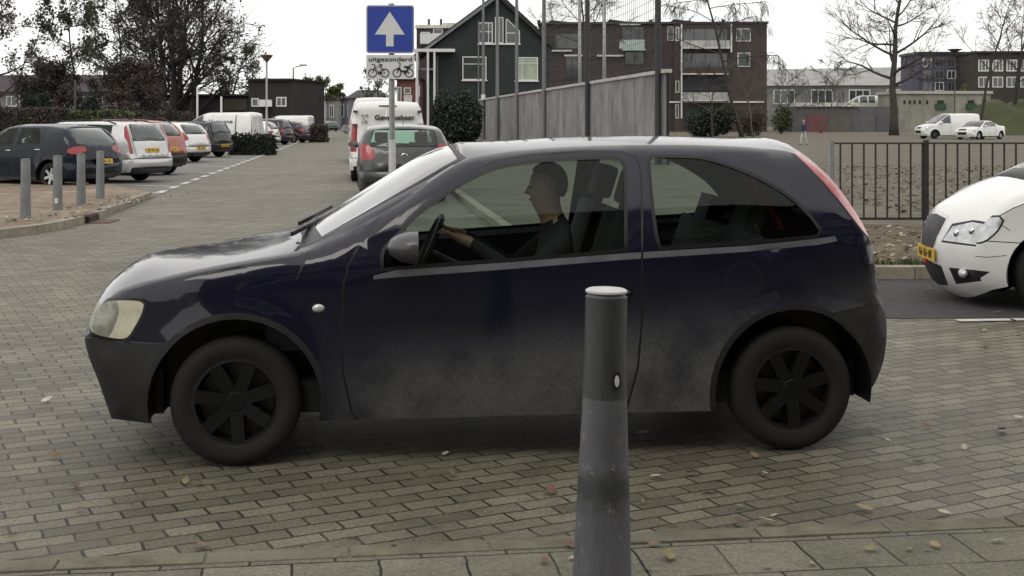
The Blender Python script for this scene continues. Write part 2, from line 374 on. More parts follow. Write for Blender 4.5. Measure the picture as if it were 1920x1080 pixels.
class Car:
    def __init__(self, sh, hw, belt, arches, sill, step=.06, grid=.07, pf=.13, xf=.9, pr=.10, xr=None, tum=.40, rsh=.05, flare=.018, tuck=.3):
        P, ks = catmull(sh, step)
        self.ctrl = np.array([(p[0], p[1]) for p in sh]); self.P = P[:, :2]; self.b = P[:, 2]; self.ks = ks
        d = np.r_[0, np.cumsum(np.linalg.norm(np.diff(self.P, axis=0), axis=1))]; self.s = d
        self.L = self.P[:, 0].max(); self.hw = hw; self.belt = belt; self.arches = arches; self.sill = sill; self.grid = grid
        self.pf, self.xf, self.pr, self.xr, self.tum, self.rsh, self.flare, self.tuck = pf, xf, pr, (xr or self.L-.9), tum, rsh, flare, tuck
        t = np.gradient(self.P, axis=0); t /= np.linalg.norm(t, axis=1)[:, None]
        n = np.c_[-t[:, 1], t[:, 0]]
        for _ in range(3): n[1:-1] = (n[:-2] + n[1:-1]*2 + n[2:])/4
        self.n = n/np.linalg.norm(n, axis=1)[:, None]
    def k2s(self, k): return float(np.interp(k, self.ks, self.s))
    def k2p(self, k): return (float(np.interp(k, self.ks, self.P[:, 0])), float(np.interp(k, self.ks, self.P[:, 1])))
    def roofz(self, x, k0, k1):
        m = (self.ks >= k0) & (self.ks <= k1); return float(np.interp(x, self.P[m, 0], self.P[m, 1]))
    def base(self, x, z):
        x = np.asarray(x, float); z = np.asarray(z, float)
        w = self.hw*(1 - self.pf*np.clip((self.xf-x)/self.xf, 0, 2)**2.3 - self.pr*np.clip((x-self.xr)/(self.L-self.xr), 0, 2)**2.3)
        up = np.clip(z-self.belt(x), 0, None); w = w - self.tum*np.where(up < .06, up*up/.12, up-.03) - .10*up*up
        w = w - self.tuck*np.clip(.52-z, 0, None)**2 - .02*np.clip(z-.62, 0, .3)
        return w
    def yy(self, X):
        X = np.asarray(X, float); w = self.base(X[:, 0], X[:, 1])
        A = self.P[:-1]; B = self.P[1:]; AB = B-A; l2 = (AB**2).sum(1)+1e-12
        d = np.full(len(X), 9.)
        for i in range(len(A)):
            q = X-A[i]; t = np.clip((q@AB[i])/l2[i], 0, 1); d = np.minimum(d, np.linalg.norm(q-t[:, None]*AB[i], axis=1))
        r = self.rsh; dd = np.clip(d, 0, r); w = w - r*(1-np.sqrt(np.clip(1-(1-dd/r)**2, 0, 1)))
        for cx, cz, rr in self.arches:
            da = np.abs(np.hypot(X[:, 0]-cx, X[:, 1]-cz)-rr-.01); w = w + self.flare*np.exp(-(da/.035)**2)
        return w
    def outline(self):
        pts = [tuple(p) for p in self.P]
        # along the sill from the rear to the front with the wheel arches cut out
        x1, z1 = pts[-1]; x0, z0 = pts[0]
        bottom = []
        for cx, cz, r in sorted(self.arches, key=lambda a: -a[0]):
            zs = self.sill; a = math.asin(max(-1, min(1, (zs-cz)/r))); a2 = a
            if not bottom: a2 = math.asin(max(-1, min(1, (max(zs, z1-.03)-cz)/r)))     # the tail bumper ends higher than the sill
            n = 22
            for i in range(n+1):
                th = a2 + (math.pi-a-a2)*i/n
                bottom.append((cx + r*math.cos(th), cz + r*math.sin(th)))
        return pts + bottom
    def triangulate(self, outer, polys, grid, extra=None):
        verts = []; edges = []
        def addloop(poly):
            o = len(verts); verts.extend(poly); n = len(poly)
            edges.extend((o+i, o+(i+1) % n) for i in range(n))
        addloop(outer)
        for p in polys: addloop(p)
        o = np.array(outer); x0, z0 = o.min(0); x1, z1 = o.max(0)
        gx = np.arange(x0+grid/2, x1, grid); gz = np.arange(z0+grid/2, z1, grid)
        G = np.array([(x+(grid*.5 if j % 2 else 0), z) for j, z in enumerate(gz) for x in gx])
        G = G[inpoly(G, outer)]
        V = np.array(verts)
        if len(G):
            dm = np.min(np.linalg.norm(G[:, None, :]-V[None, ::1, :], axis=2), axis=1) if len(V) < 4000 else np.ones(len(G))
            G = G[dm > grid*.35]
        verts = [Vector((float(a), float(b))) for a, b in verts] + [Vector((float(a), float(b))) for a, b in G]
        r = delaunay_2d_cdt(verts, edges, [], 0, 1e-5)
        vo = np.array([(v.x, v.y) for v in r[0]]); fo = [tuple(f) for f in r[2]]
        C = np.array([vo[list(f)].mean(0) for f in fo]); keep = inpoly(C, outer)
        return vo, [f for f, k in zip(fo, keep) if k], C[keep]

PART_INSET = {'windscreen': .004, 'rear_window': .004, 'side_window': .006}
def build_car(car, root, paint, side, top, mats, body_name='body'):
    """side: [(part or None, outline in x/z, material key)], top: [(part or None, [(k, v)...], key, mirrored)].
    part None: a coloured area of the body itself.  Every part becomes a mesh of its own under root."""
    buckets = {}     # (part, side sign) -> MB-like
    matslots = {}
    def put(key, vs, fs, mk):
        b = buckets.setdefault(key, MB()); sl = matslots.setdefault(key, [])
        if mk not in sl: sl.append(mk)
        b.add(vs, fs, sl.index(mk))
    put(('', 0), [], [], paint)
    matslots[('', 0)] = [paint]
    def classify(C, regs):
        idx = np.full(len(C), -1)
        for i, rg in enumerate(regs):
            m = inpoly(C, rg[1]) & (idx < 0); idx[m] = i
        return idx
    outer = car.outline()
    vo, fo, C = car.triangulate(outer, [r[1] for r in side], car.grid)
    idx = classify(C, side)
    w = car.yy(vo)
    for sg in (-1, 1):
        for ri in range(-1, len(side)):
            fs = [f for f, i in zip(fo, idx) if i == ri]
            if not fs: continue
            used = sorted({i for f in fs for i in f}); mp = {u: k for k, u in enumerate(used)}
            part = side[ri][0] if ri >= 0 else None; mk = side[ri][2] if ri >= 0 else paint
            if part == 'skip': continue
            ins = PART_INSET.get(part, 0)
            vs = [(vo[u][0], sg*(w[u]-ins), vo[u][1]) for u in used]
            # outward winding: looking along +y the (x, z) plane is seen counter-clockwise from -y
            def wind(f):
                a, b, c = vo[f[0]], vo[f[1]], vo[f[2]]
                ccw = (b[0]-a[0])*(c[1]-a[1])-(b[1]-a[1])*(c[0]-a[0]) > 0
                return f if (ccw == (sg < 0)) else f[::-1]
            fs = [tuple(mp[i] for i in wind(f)) for f in fs]
            put((part or '', (ri+1)*sg*0 + (sg if part else 0) * (1 if part in ('headlight', 'tail_light') else 10+ri)) if part else ('', 0), vs, fs, mk)
    # top strip
    smax = car.s[-1]; hw = car.hw
    regs = []
    for part, poly, mk, mirrored in top:
        P = [(car.k2s(k), v*hw) for k, v in poly]
        regs.append((part, P, mk, 1))
        if mirrored: regs.append((part, [(s, -y) for s, y in P], mk, -1))
    outer2 = [(float(s), -hw) for s in car.s] + [(smax, y) for y in np.linspace(-hw, hw, 14)[1:-1]] + [(float(s), hw) for s in car.s[::-1]] + [(0., y) for y in np.linspace(hw, -hw, 14)[1:-1]]
    vo, fo, C = car.triangulate(outer2, [r[1] for r in regs], car.grid*1.1)
    idx = classify(C, regs)
    s = vo[:, 0]; v = np.clip(vo[:, 1]/hw, -1, 1)
    bx = np.interp(s, car.s, car.P[:, 0]); bz = np.interp(s, car.s, car.P[:, 1]); nx = np.interp(s, car.s, car.n[:, 0]); nz = np.interp(s, car.s, car.n[:, 1])
    bb = np.interp(s, car.s, car.b)*(1-np.abs(v)**2.3)
    yh = np.interp(s, car.s, car.yy(car.P))
    X = bx+nx*bb; Y = v*yh; Z = bz+nz*bb
    for ri in range(-1, len(regs)):
        fs = [f for f, i in zip(fo, idx) if i == ri]
        if not fs: continue
        used = sorted({i for f in fs for i in f}); mp = {u: k for k, u in enumerate(used)}
        part = regs[ri][0] if ri >= 0 else None; mk = regs[ri][2] if ri >= 0 else paint
        ins = PART_INSET.get(part, 0)
        vs = [(X[u]-nx[u]*ins, Y[u], Z[u]-nz[u]*ins) for u in used]
        def wind2(f):
            a, b, c = vo[f[0]], vo[f[1]], vo[f[2]]
            ccw = (b[0]-a[0])*(c[1]-a[1])-(b[1]-a[1])*(c[0]-a[0]) > 0
            return f if ccw else f[::-1]
        fs = [tuple(mp[i] for i in wind2(f)) for f in fs]
        sgn = regs[ri][3] if ri >= 0 else 0
        mirrored_pair = part in ('headlight', 'tail_light')
        put((part or '', (sgn if mirrored_pair else 100+ri) if part else 0), vs, fs, mk)
    objs = []
    for (part, sg), b in buckets.items():
        if not b.f: continue
        ms = [mats[k] for k in matslots[(part, sg)]]
        o = b.build(part or body_name, ms, root, smooth=True, weld=.0008)
        objs.append(o)
    return objs

def wheel_parts(root, cx, y, r, wdt, sg, rim='alloy', spokes=5, steer=0):
    """tyre with the rim as its child; sg -1 = the side towards local -y"""
    Mx = Matrix.Translation((cx, y, r)) @ Matrix.Rotation(steer, 4, 'Z') @ Matrix.Rotation(math.radians(90 if sg < 0 else -90), 4, 'X')
    b = MB(); rr = r*.66; h = wdt/2
    b.lathe([(rr, -h*.8), (r*.9, -h), (r*.985, -h*.75), (r, -h*.4), (r, h*.4), (r*.985, h*.75), (r*.9, h), (r*.78, h*1.03), (rr, h*.85)], 40, 0, Mx)
    o = b.build('wheel', M_['rubber'], root, smooth=True)
    b = MB()
    b.lathe([(rr*1.02, -h*.8), (rr*1.02, h*.86), (rr*.93, h*.86), (rr*.90, h*.35), (rr*.86, h*.1), (.0001, h*.1)], 40, 0, Mx)
    for k in range(spokes):
        a = 2*math.pi*k/spokes + .3
        p0 = Mx @ Vector((.03*math.cos(a), .03*math.sin(a), h*.62)); p1 = Mx @ Vector((rr*.92*math.cos(a), rr*.92*math.sin(a), h*.72))
        b.beam(p0, p1, rr*.30, h*.35, 1, up=(0, 1, 0))
    b.lathe([(.0001, h*.85), (rr*.2, h*.84), (rr*.27, h*.7), (rr*.27, h*.2)], 20, 1, Mx)
    o2 = b.build('rim', [M_['trim'], M_[rim]], o, smooth=True, autosmooth=40)
    return o

def interior_parts(root, L, hw, belt_z, x_dash, x_rear, roof, seats=True, back=0):
    b = MB(); m = M_['interior']
    b.box(x_dash-.25, -hw*.86, .22, x_rear, hw*.86, .36)
    b.build('floor_pan', m, root)
    b = MB()
    n = 8
    for i in range(n):
        y0 = -hw*.86 + i*hw*1.72/n; y1 = y0+hw*1.72/n
        b.box(x_dash-.28, y0, .5, x_dash+.2, y1, belt_z-.03-.015*abs(i-3.5))
    b.build('dashboard', m, root)
    def seat(x, y, w, hgt, head):
        q = MB()
        q.box(x-.25, y-w, .36, x+.28, y+w, .55)
        Mt = Matrix.Translation((x+.27, y, .52)) @ Matrix.Rotation(math.radians(17), 4, 'Y')
        q.box(-.06, -w, 0, .07, w, hgt, 0, Mt)
        if head:
            q.box(-.05, -.13, hgt+.03, .05, .13, hgt+.21, 0, Mt); q.box(-.012, -.07, hgt-.01, .012, -.05, hgt+.05, 0, Mt); q.box(-.012, .05, hgt-.01, .012, .07, hgt+.05, 0, Mt)
        q.build('seat', m, root, smooth=True, bevel=.03, autosmooth=50)
    if seats:
        seat(x_dash+.72+back, -hw*.46, .24, .60, True); seat(x_dash+.72+back, hw*.46, .24, .60, True)
        q = MB(); xr = x_rear-.45
        q.box(xr-.4, -hw*.8, .36, xr+.1, hw*.8, .56)
        Mt = Matrix.Translation((xr+.08, 0, .52)) @ Matrix.Rotation(math.radians(20), 4, 'Y')
        q.box(-.06, -hw*.78, 0, .08, hw*.78, .50, 0, Mt)
        for yv in (-hw*.42, hw*.42): q.box(-.04, yv-.12, .5, .05, yv+.12, .64, 0, Mt)
        q.build('rear_seat', m, root)
    q = MB()
    Ms = Matrix.Translation((x_dash+.30+back*.6, -hw*.46, belt_z-.05)) @ Matrix.Rotation(math.radians(-65), 4, 'Y')
    ring = [Ms @ Vector((.18*math.cos(a), .18*math.sin(a), 0)) for a in np.linspace(0, 2*math.pi, 21)]
    q.tube(ring, .015, 6); q.beam(Ms @ Vector((-.17, 0, 0)), Ms @ Vector((.17, 0, 0)), .03, .02); q.tube([Ms @ Vector((0, 0, 0)), Ms @ Vector((0, 0, -.25))], .02, 6)
    q.build('steering_wheel', M_['trim'], root)

def under_parts(root, car, zb):
    b = MB(); hw = car.hw; xs = sorted(car.arches)
    (fx, fz, fr), (rx, rz, rr) = xs
    x0 = car.P[:, 0].min()+.12; x1 = car.P[:, 0].max()-.12
    b.box(fx+fr*.98, -hw+.1, zb, rx-rr*.98, hw-.1, zb+.12)
    b.box(x0, -hw*.75, zb+.02, fx-fr*.9, hw*.75, zb+.22); b.box(rx+rr*.9, -hw*.72, zb+.02, x1, hw*.72, zb+.22)
    b.box(fx-fr*1.02, -hw+.34, zb+.02, fx+fr*1.02, hw-.34, zb+.3); b.box(rx-rr*1.02, -hw+.34, zb+.02, rx+rr*1.02, hw-.34, zb+.3)
    for cx, cz, r in xs:
        for sg in (-1, 1):
            ya = sg*(float(car.base([cx], [cz+r*.7])[0])-.02); yb = sg*(hw-.32); n = 20; pts = []
            r2 = r*1.01
            for i in range(n+1):
                a = math.radians(-11)+math.radians(202)*i/n; pts.append((cx+r2*math.cos(a), cz+r2*math.sin(a)))
            vs = [(x, ya, z) for x, z in pts]+[(x, yb, z) for x, z in pts]
            b.add(vs, [(i, i+1, n+2+i, n+1+i) for i in range(n)] + [tuple(n+1+i for i in range(n+1))])
    b.build('underbody', M_['trim'], root)

def mirror_part(root, x, y, z, sg, paint='plastic', size=1.0):
    b = MB(); s = size
    c = Vector((x, y+sg*.10*s, z))
    n = 8
    prof = []
    for i in range(n+1):       # a shell rounded to the front, flat glass to the rear
        t = i/n; prof.append((.001+.095*s*math.sqrt(max(0, 1-(1-t)**2)), -.075*s+.13*s*t))
    Mm = Matrix.Translation(c) @ Matrix.Rotation(math.radians(90), 4, 'Y') @ Matrix.Diagonal((.72, 1.12, 1, 1))
    b.lathe(prof, 18, 0, Mm); b.lathe([(.095*s, .055*s), (.001, .05*s)], 18, 1, Mm)
    b.beam((x+.02, y-sg*.02, z-.05*s), (x+.02, y+sg*.06, z-.03*s), .07*s, .05*s, 0)
    b.build('mirror', [M_[paint], M_['chrome']], root, smooth=True, autosmooth=50)

def plate_part(root, x, z, nx=1, tilt=0, w=.5, h=.105, seed=1):
    """yellow registration plate facing local +x (nx=1) or -x, with dark characters"""
    rnd = random.Random(seed); b = MB(); Mp = Matrix.Translation((x, 0, z)) @ Matrix.Rotation(tilt, 4, 'Y')
    b.box(-.006, -w/2, -h/2, .006, w/2, h/2, 0, Mp)
    o = b.build('number_plate', M_['plate'], root)
    q = MB(); yv = -w*.38; f = .009*nx
    for k in range(8):
        ww = w*.07
        if k in (2, 5): q.box(min(f*.7, f), yv+ww*.2, -.008, max(f*.7, f), yv+ww*.8, .006, 0, Mp)
        else:
            q.box(min(f*.7, f), yv, -h*.3, max(f*.7, f), yv+ww*.3, h*.3, 0, Mp); q.box(min(f*.7, f), yv+ww*.75, -h*.3, max(f*.7, f), yv+ww, h*.3*rnd.choice((0, 1)), 0, Mp)
            zc = rnd.choice((-.28, 0, .28))*h; q.box(min(f*.7, f), yv+ww*.3, zc-.008, max(f*.7, f), yv+ww*.75, zc+.008, 0, Mp)
        yv += w*.098
    q.build('characters', M_['ink'], o)
    return o

def text_mesh(name, s, size, M, m, parent, extrude=.002, bold=0, spacing=1.0, width=None):
    c = bpy.data.curves.new(name, 'FONT'); c.body = s; c.size = size; c.extrude = extrude; c.align_x = 'CENTER'; c.align_y = 'CENTER'; c.offset = bold; c.space_character = spacing
    o = bpy.data.objects.new(name, c); COL.objects.link(o)
    dg = bpy.context.evaluated_depsgraph_get(); me = bpy.data.meshes.new_from_object(o.evaluated_get(dg))
    bpy.data.objects.remove(o)
    if width:
        xs = [v.co.x for v in me.vertices]; me.transform(Matrix.Diagonal((width/(max(xs)-min(xs)), 1, 1, 1)))
    me.transform(M); me.materials.clear(); me.materials.append(m)
    o = bpy.data.objects.new(name, me); COL.objects.link(o); o.parent = parent
    return o

# generic outlines ---------------------------------------------------------------------------------
def auto_windows(car, k0, k1, spans, zoff=.03, inset=.055, belt_up=.03):
    """side windows between belt and roof edge, one outline per x span"""
    res = []
    for xa, xb, la, lb in spans:      # la, lb lean of the front / rear pillar edge (x shift from bottom to top)
        bot = []; top = []
        for i in range(9):
            t = i/8; x = xa+(xb-xa)*t; bot.append((x, float(car.belt(x))+belt_up))
        for i in range(9):
            t = i/8; x = (xa+la)+((xb+lb)-(xa+la))*t
            top.append((x, max(car.roofz(x, k0, k1)-inset, float(car.belt(x))+belt_up+.004)))
        res.append(bot+top[::-1])
    return res
# ------------------------------------------------------------------ the dark blue hatchback in front
def hero_car():
    s1 = S(878) ; s2 = S(847)
    Xf, Yf = (441-960)/s1, F/s1; Xr, Yr = (1487-960)/s2, F/s2
    hw = .83
    th = math.atan2(Yr-Yf, Xr-Xf); wb = math.hypot(Xr-Xf, Yr-Yf)
    c, s = math.cos(th), math.sin(th)
    xf0 = .715
    # body side plane (local y = -hw) passes just in front of the tyre contacts
    off = .03
    fx, fy = Xf + s*off, Yf - c*off
    lx = fx - (xf0*c + hw*s); ly = fy - (xf0*s - hw*c)
    xr0 = xf0+wb
    root = thing('hatchback_car', 'dark navy three door hatchback crossing right in front of the camera, door side on', 'car', (lx, ly, 0), th)
    r = .29; ar = .375
    belt_line = [0., 0.]
    def pix(px, py, w=None, belt=None):
        """where a picture point falls on the near side of the body"""
        dx, dz = (px-960)/F, -(py-HY)/F; ww = hw
        for _ in range(12):
            # ray (dx*Y, Y, H+dz*Y): solve local y = -ww
            # local y = -(X-lx)*s + (Y-ly)*c
            Y = (-ww - lx*s + ly*c)/(-dx*s + c)
            X = dx*Y; z = H+dz*Y; x = (X-lx)*c + (Y-ly)*s
            if belt is None: break
            ww = .5*ww + .5*float(car0.base([x], [z])[0])
        return x, z
    b0 = pix(740, 505); b1 = pix(1545, 452)
    bm = (b1[1]-b0[1])/(b1[0]-b0[0]); belt = lambda x: b0[1]+bm*(np.asarray(x)-b0[0])
    class T: pass
    car0 = Car([(0, .3, .1), (1, 1, .1), (3.8, .3, .1)], hw, belt, [], .2, xr=2.9, tum=.42)
    car0.L = 3.80
    q = lambda px, py: pix(px, py, belt=True)
    shp = [(203, 792, .05), (178, 720, .06), (160, 675, .06), (152, 640, .065), (160, 622, .065), (165, 600, .065), (175, 583, .07), (200, 560, .075), (236, 541, .075),
           (300, 524, .05), (380, 506, .035), (460, 491, .03), (535, 479, .045), (577, 470, .075), (666, 431, .105), (758, 378, .115), (822, 332, .10), (872, 303, .075),
           (940, 288, .05), (1010, 280, .04), (1100, 275, .04), (1200, 273, .04), (1300, 273, .04), (1390, 276, .04), (1450, 281, .05), (1496, 288, .07),
           (1520, 300, .08), (1563, 336, .09), (1603, 386, .10), (1630, 430, .10), (1645, 470, .10), (1652, 520, .10), (1656, 562, .11), (1667, 590, .14), (1671, 630, .15), (1666, 680, .14), (1653, 716, .11)]
    sh = [(*q(a, b), d) for a, b, d in shp]
    arches = [(xf0, r, ar), (xr0, r, ar)]
    car = Car(sh, hw, belt, arches, .20, step=.035, grid=.055, xf=.9, xr=2.95, pf=.16, pr=.11, tum=.42, rsh=.05, flare=.012, tuck=.35)
    car.L = 3.80
    P = lambda *pts: [q(a, b) for a, b in pts]
    win1 = smooth_poly(P((757, 434), (787, 403), (829, 373), (879, 341), (932, 318), (1003, 306), (1091, 300), (1152, 299), (1163, 303), (1168, 315), (1170, 392), (1170, 466), (1060, 476), (950, 484), (850, 491), (720, 502), (722, 470)), .03, 45)
    win2 = smooth_poly(P((1219, 302), (1226, 296), (1270, 296), (1322, 300), (1397, 325), (1471, 365), (1517, 407), (1535, 432), (1530, 440), (1437, 449), (1330, 456), (1240, 462), (1234, 440), (1225, 370)), .03, 45)
    trim1 = offset_poly(win1, .016); trim2 = offset_poly(win2, .016)
    belt_strip = P((700, 517), (740, 507), (950, 492), (1170, 475), (1400, 461), (1535, 447), (1566, 443), (1570, 452), (1535, 459), (1400, 472), (1170, 487), (950, 505), (740, 520), (700, 524))
    gap_door_r = strip_poly(P((1196, 300), (1202, 330), (1204, 400), (1204, 480), (1204, 600), (1196, 690), (1175, 770), (1150, 798)), .010)
    gap_door_t = strip_poly(P((690, 447), (760, 392), (850, 335), (932, 301), (1003, 289), (1100, 283), (1165, 284), (1190, 292), (1198, 310)), .009)
    gap_door_f = strip_poly(P((672, 462), (652, 500), (643, 540), (640, 620), (643, 700), (660, 775), (680, 800)), .010)
    gap_sill = strip_poly(P((680, 792), (900, 796), (1150, 796)), .010)
    gap_bonnet = strip_poly(P((578, 474), (566, 500), (556, 524)), .012)
    gap_bonnet2 = strip_poly(P((236, 548), (300, 531), (380, 513), (460, 498), (560, 482)), .007)
    swage = strip_poly(P((330, 540), (480, 528), (640, 518), (700, 520)), .010)
    lamp = smooth_poly(P((163, 616), (166, 600), (176, 583), (190, 571), (206, 566), (235, 564), (262, 566), (269, 572), (264, 590), (252, 613), (238, 633), (222, 636), (190, 631), (170, 624)), .02, 50)
    lamp_edge = offset_poly(lamp, .012)
    tail = P((1488, 276), (1525, 290), (1580, 335), (1640, 415), (1660, 455), (1634, 447), (1612, 425), (1582, 386), (1545, 342), (1505, 301))
    tail_edge = offset_poly(tail, .010)
    fbump = P((100, 648), (160, 636), (240, 645), (330, 648), (352, 662), (350, 900), (100, 900))
    rbump = P((1750, 555), (1650, 571), (1560, 585), (1528, 594), (1528, 610), (1600, 640), (1600, 900), (1750, 900))
    bump_gap = strip_poly(P((158, 633), (240, 642), (330, 645)), .008)
    rub_strip = P((655, 668), (900, 676), (1188, 672), (1188, 690), (900, 694), (655, 686))
    sill_p = P((640, 792), (900, 797), (1330, 792), (1330, 900), (560, 900))
    arch_f = circle(xf0, r, ar+.028); arch_r = circle(xr0, r, ar+.028)
    handle_cup = smooth_poly(P((1118, 545), (1150, 540), (1178, 543), (1180, 556), (1150, 562), (1120, 558)), .02)
    fuel = strip_poly([(3.02+.085*math.cos(a), .80+.085*math.sin(a)) for a in np.linspace(0, 2*math.pi, 20)], .006)
    side = [('headlight', smooth_poly(P((163, 616), (166, 600), (176, 583), (190, 571), (206, 566), (219, 566), (222, 585), (214, 612), (203, 633), (190, 631), (170, 624)), .02, 50), 'lens_dark'), ('headlight', lamp, 'lens'), (None, lamp_edge, 'trim'), ('tail_light', tail, 'redbright'), (None, tail_edge, 'trim'),
            ('side_window', win1, 'glass'), ('side_window', win2, 'glass'), (None, trim1, 'trim'), (None, trim2, 'trim'),
            (None, gap_door_r, 'trim'), (None, gap_door_t, 'trim'), (None, gap_door_f, 'trim'), (None, gap_bonnet, 'trim'), (None, gap_bonnet2, 'trim'), (None, gap_sill, 'trim'), (None, bump_gap, 'trim'),
            ('belt_moulding', belt_strip, 'strip'), ('wheel_arch_trim', arch_f, 'bumper'), ('front_bumper', fbump, 'bumper'), ('rear_bumper', rbump, 'bumper'), ('wheel_arch_trim', arch_r, 'bumper'),
            (None, handle_cup, 'trim'), (None, fuel, 'trim')]
    top = [('windscreen', [(13.35, -.86), (13.2, -.5), (13.15, 0), (13.2, .5), (13.35, .86), (16.85, .88), (16.92, 0), (16.85, -.88)], 'windscreen', False),
           (None, [(12.6, -.93), (12.55, 0), (12.6, .93), (17.1, .95), (17.1, -.95)], 'trim', False),
           ('rear_window', [(26.0, -.72), (26.0, .72), (28.9, .74), (29.1, .6), (29.1, -.6), (28.9, -.74)], 'glassdark', False),
           (None, [(25.75, -.8), (25.75, .8), (29.3, .82), (29.3, -.82)], 'trim', False),
           ('tail_light', [(25.2, .88), (25.2, 1.01), (30.2, 1.01), (30.2, .90)], 'redbright', True),
           ('headlight', [(4.2, .80), (4.2, 1.02), (6.5, 1.02), (6.2, .88), (5.8, .80)], 'lens', True),
           ('grille', [(3.7, -.3), (3.7, .3), (5.6, .38), (5.6, -.38)], 'trim', False),
           ('front_bumper', [(-.1, -1.01), (-.1, 1.01), (3.35, 1.01), (3.35, -1.01)], 'bumper', False),
           ('rear_bumper', [(32.4, -1.01), (32.4, 1.01), (36.1, 1.01), (36.1, -1.01)], 'bumper', False),
           (None, [(3.35, -1.01), (3.35, 1.01), (3.5, 1.01), (3.5, -1.01)], 'trim', False)]
    build_car(car, root, 'navy', side, top, M_)
    for cx in (xf0, xr0):
        for sg in (-1, 1):
            wheel_parts(root, cx, sg*(hw-.03-.09), r, .175, sg, 'darkrim', 7)
    under_parts(root, car, .19)
    interior_parts(root, 3.8, hw, .96, 1.12, 3.35, 1.4, back=.26)
    mx, mz = q(757, 458)
    mirror_part(root, mx, -hw+.01, mz, -1, 'mirrorgrey', 1.05); mirror_part(root, mx, hw-.01, mz, 1, 'mirrorgrey', 1.05)
    for sg in (-1, 1):    # indicator repeater on the wing, door handle
        x, z = pix(597, 578); b = MB(); yv = float(car.yy([(x, z)])[0])
        b.ball((x, sg*(yv+.002), z), (.028, .014, .019), 8); b.build('indicator', M_['lens_white'], root, smooth=True)
        x, z = pix(1149, 550); yv = float(car.yy([(x, z)])[0]); b = MB()
        b.tube([(x-.085, sg*(yv+.003), z), (x-.06, sg*(yv+.03), z+.004), (x+.06, sg*(yv+.03), z+.006), (x+.085, sg*(yv+.003), z+.004)], .014, 8)
        b.build('door_handle', M_['black'], root, smooth=True)
    for k in (0, 1):      # wipers lying on the scuttle
        b = MB(); x0, z0 = car.k2p(12.75); y0 = -.45+.62*k
        x1, z1 = car.k2p(13.25)
        b.tube([(x0-.05, y0, z0+.055), (x1-.02, y0+.3, z1+.075)], .008, 5); b.beam((x0-.06, y0-.12, z0+.062), (x1+.02, y0+.42, z1+.085), .012, .02)
        b.build('wiper', M_['trim'], root)
    plate_part(root, car.k2p(31)[0]+.115, car.k2p(31)[1]-.05, 1, 0, .5, .105, 3)
    plate_part(root, car.k2p(2.6)[0]-.074, car.k2p(2.6)[1]-.03, -1, 0, .5, .105, 3)
    return root, (lx, ly, th), car
HERO, HPOSE, HCAR = hero_car()
# ------------------------------------------------------------------ ground, road, kerbs, markings
def sheet(name, pts, z, m, kind='structure'):
    b = MB(); b.add([(x, y, z) for x, y in pts], [tuple(range(len(pts)))]); o = b.build(name, m); o['kind'] = kind; return o
def slab(name, pts, z0, z1, m, parent=None):
    b = MB(); n = len(pts)
    area = sum(pts[i-1][0]*pts[i][1]-pts[i][0]*pts[i-1][1] for i in range(n))
    if area < 0: pts = pts[::-1]
    b.add([(x, y, z0) for x, y in pts]+[(x, y, z1) for x, y in pts], [tuple(range(n, 2*n))]+[(i, (i+1) % n, n+(i+1) % n, n+i) for i in range(n)])
    o = b.build(name, m, parent)
    if parent is None: o['kind'] = 'structure'
    return o
FK = lambda x: 4.70+.135*x             # the joint where the paving in front meets the road
M_road = brick_mat('road_bricks', (.104, .093, .064), (.186, .168, .120), (.028, .025, .016), .205, .102, .006, rot=R(-27), big=.26, spots=.5, bump=.9, rough=.62)
M_tiles = brick_mat('paving_tiles', (.145, .137, .100), (.19, .18, .135), (.025, .022, .016), .30, .30, .005, rot=R(-7.7), big=.25, spots=.42, bump=.7)
M_bay = brick_mat('bay_bricks', (.17, .165, .15), (.225, .215, .195), (.05, .046, .04), .21, .105, .008, rot=R(7), big=.2, spots=.25, bump=.5)
M_island = brick_mat('island_tiles', (.20, .15, .105), (.26, .195, .135), (.07, .055, .04), .30, .30, .006, rot=R(10), big=.35, spots=.35, bump=.5)
M_mud = mix_mat('leafy_ground', [(.040, .036, .018), (.085, .060, .034), (.13, .10, .062), (.060, .062, .024)], 1.3)
M_lawn = mix_mat('worn_lawn', [(.058, .054, .032), (.098, .084, .060), (.135, .116, .090), (.070, .074, .036)], .9)
M_kerb = mat('kerb_concrete', (.150, .140, .098), .9, var=.4, scale=5, bump=.6, bscale=90)
M_kerbfar = mat('kerb_stone', (.27, .24, .19), .9, var=.35, scale=5, bump=.4)

sheet('ground', [(-1500, -60), (1500, -60), (1500, 2500), (-1500, 2500)], -.16, mix_mat('ground_soil', [(.06, .055, .03), (.10, .085, .06), (.13, .115, .085)], .3))
RE = lambda y: -.95-.122*(y-24)       # right road edge of the street
sheet('road', [(-90, FK(-90) if FK(-90) > -20 else -8), (-35, FK(-35)), (40, FK(40)), (40, 12.4), (RE(12.4)+1.5, 12.4), (RE(15)+.3, 13.6), (RE(16), 16), (RE(520), 520), (-95, 520), (-95, 8)], 0, M_road)
# paving this side of the road: a pale flush kerb, then 30 cm tiles
def band(y_off0, y_off1, x0=-9, x1=9): return [(x0, FK(x0)+y_off0), (x1, FK(x1)+y_off0), (x1, FK(x1)+y_off1), (x0, FK(x0)+y_off1)]
sheet('pavement', [(-30, FK(-30)-.0), (30, FK(30)-.0), (30, -30), (-30, -30)], .004, M_tiles)
kb = MB(); x = -9.0
ang = math.atan(.135); rk = random.Random(5)
while x < 9:
    Mk = Matrix.Translation((x, FK(x)-.075, 0)) @ Matrix.Rotation(ang, 4, 'Z')
    kb.box(.004, -.055, 0, .495, .055, .008+.006*rk.random(), 0, Mk); x += .5*math.cos(ang)
struct(kb.build('front_kerb', M_kerb, bevel=.004))
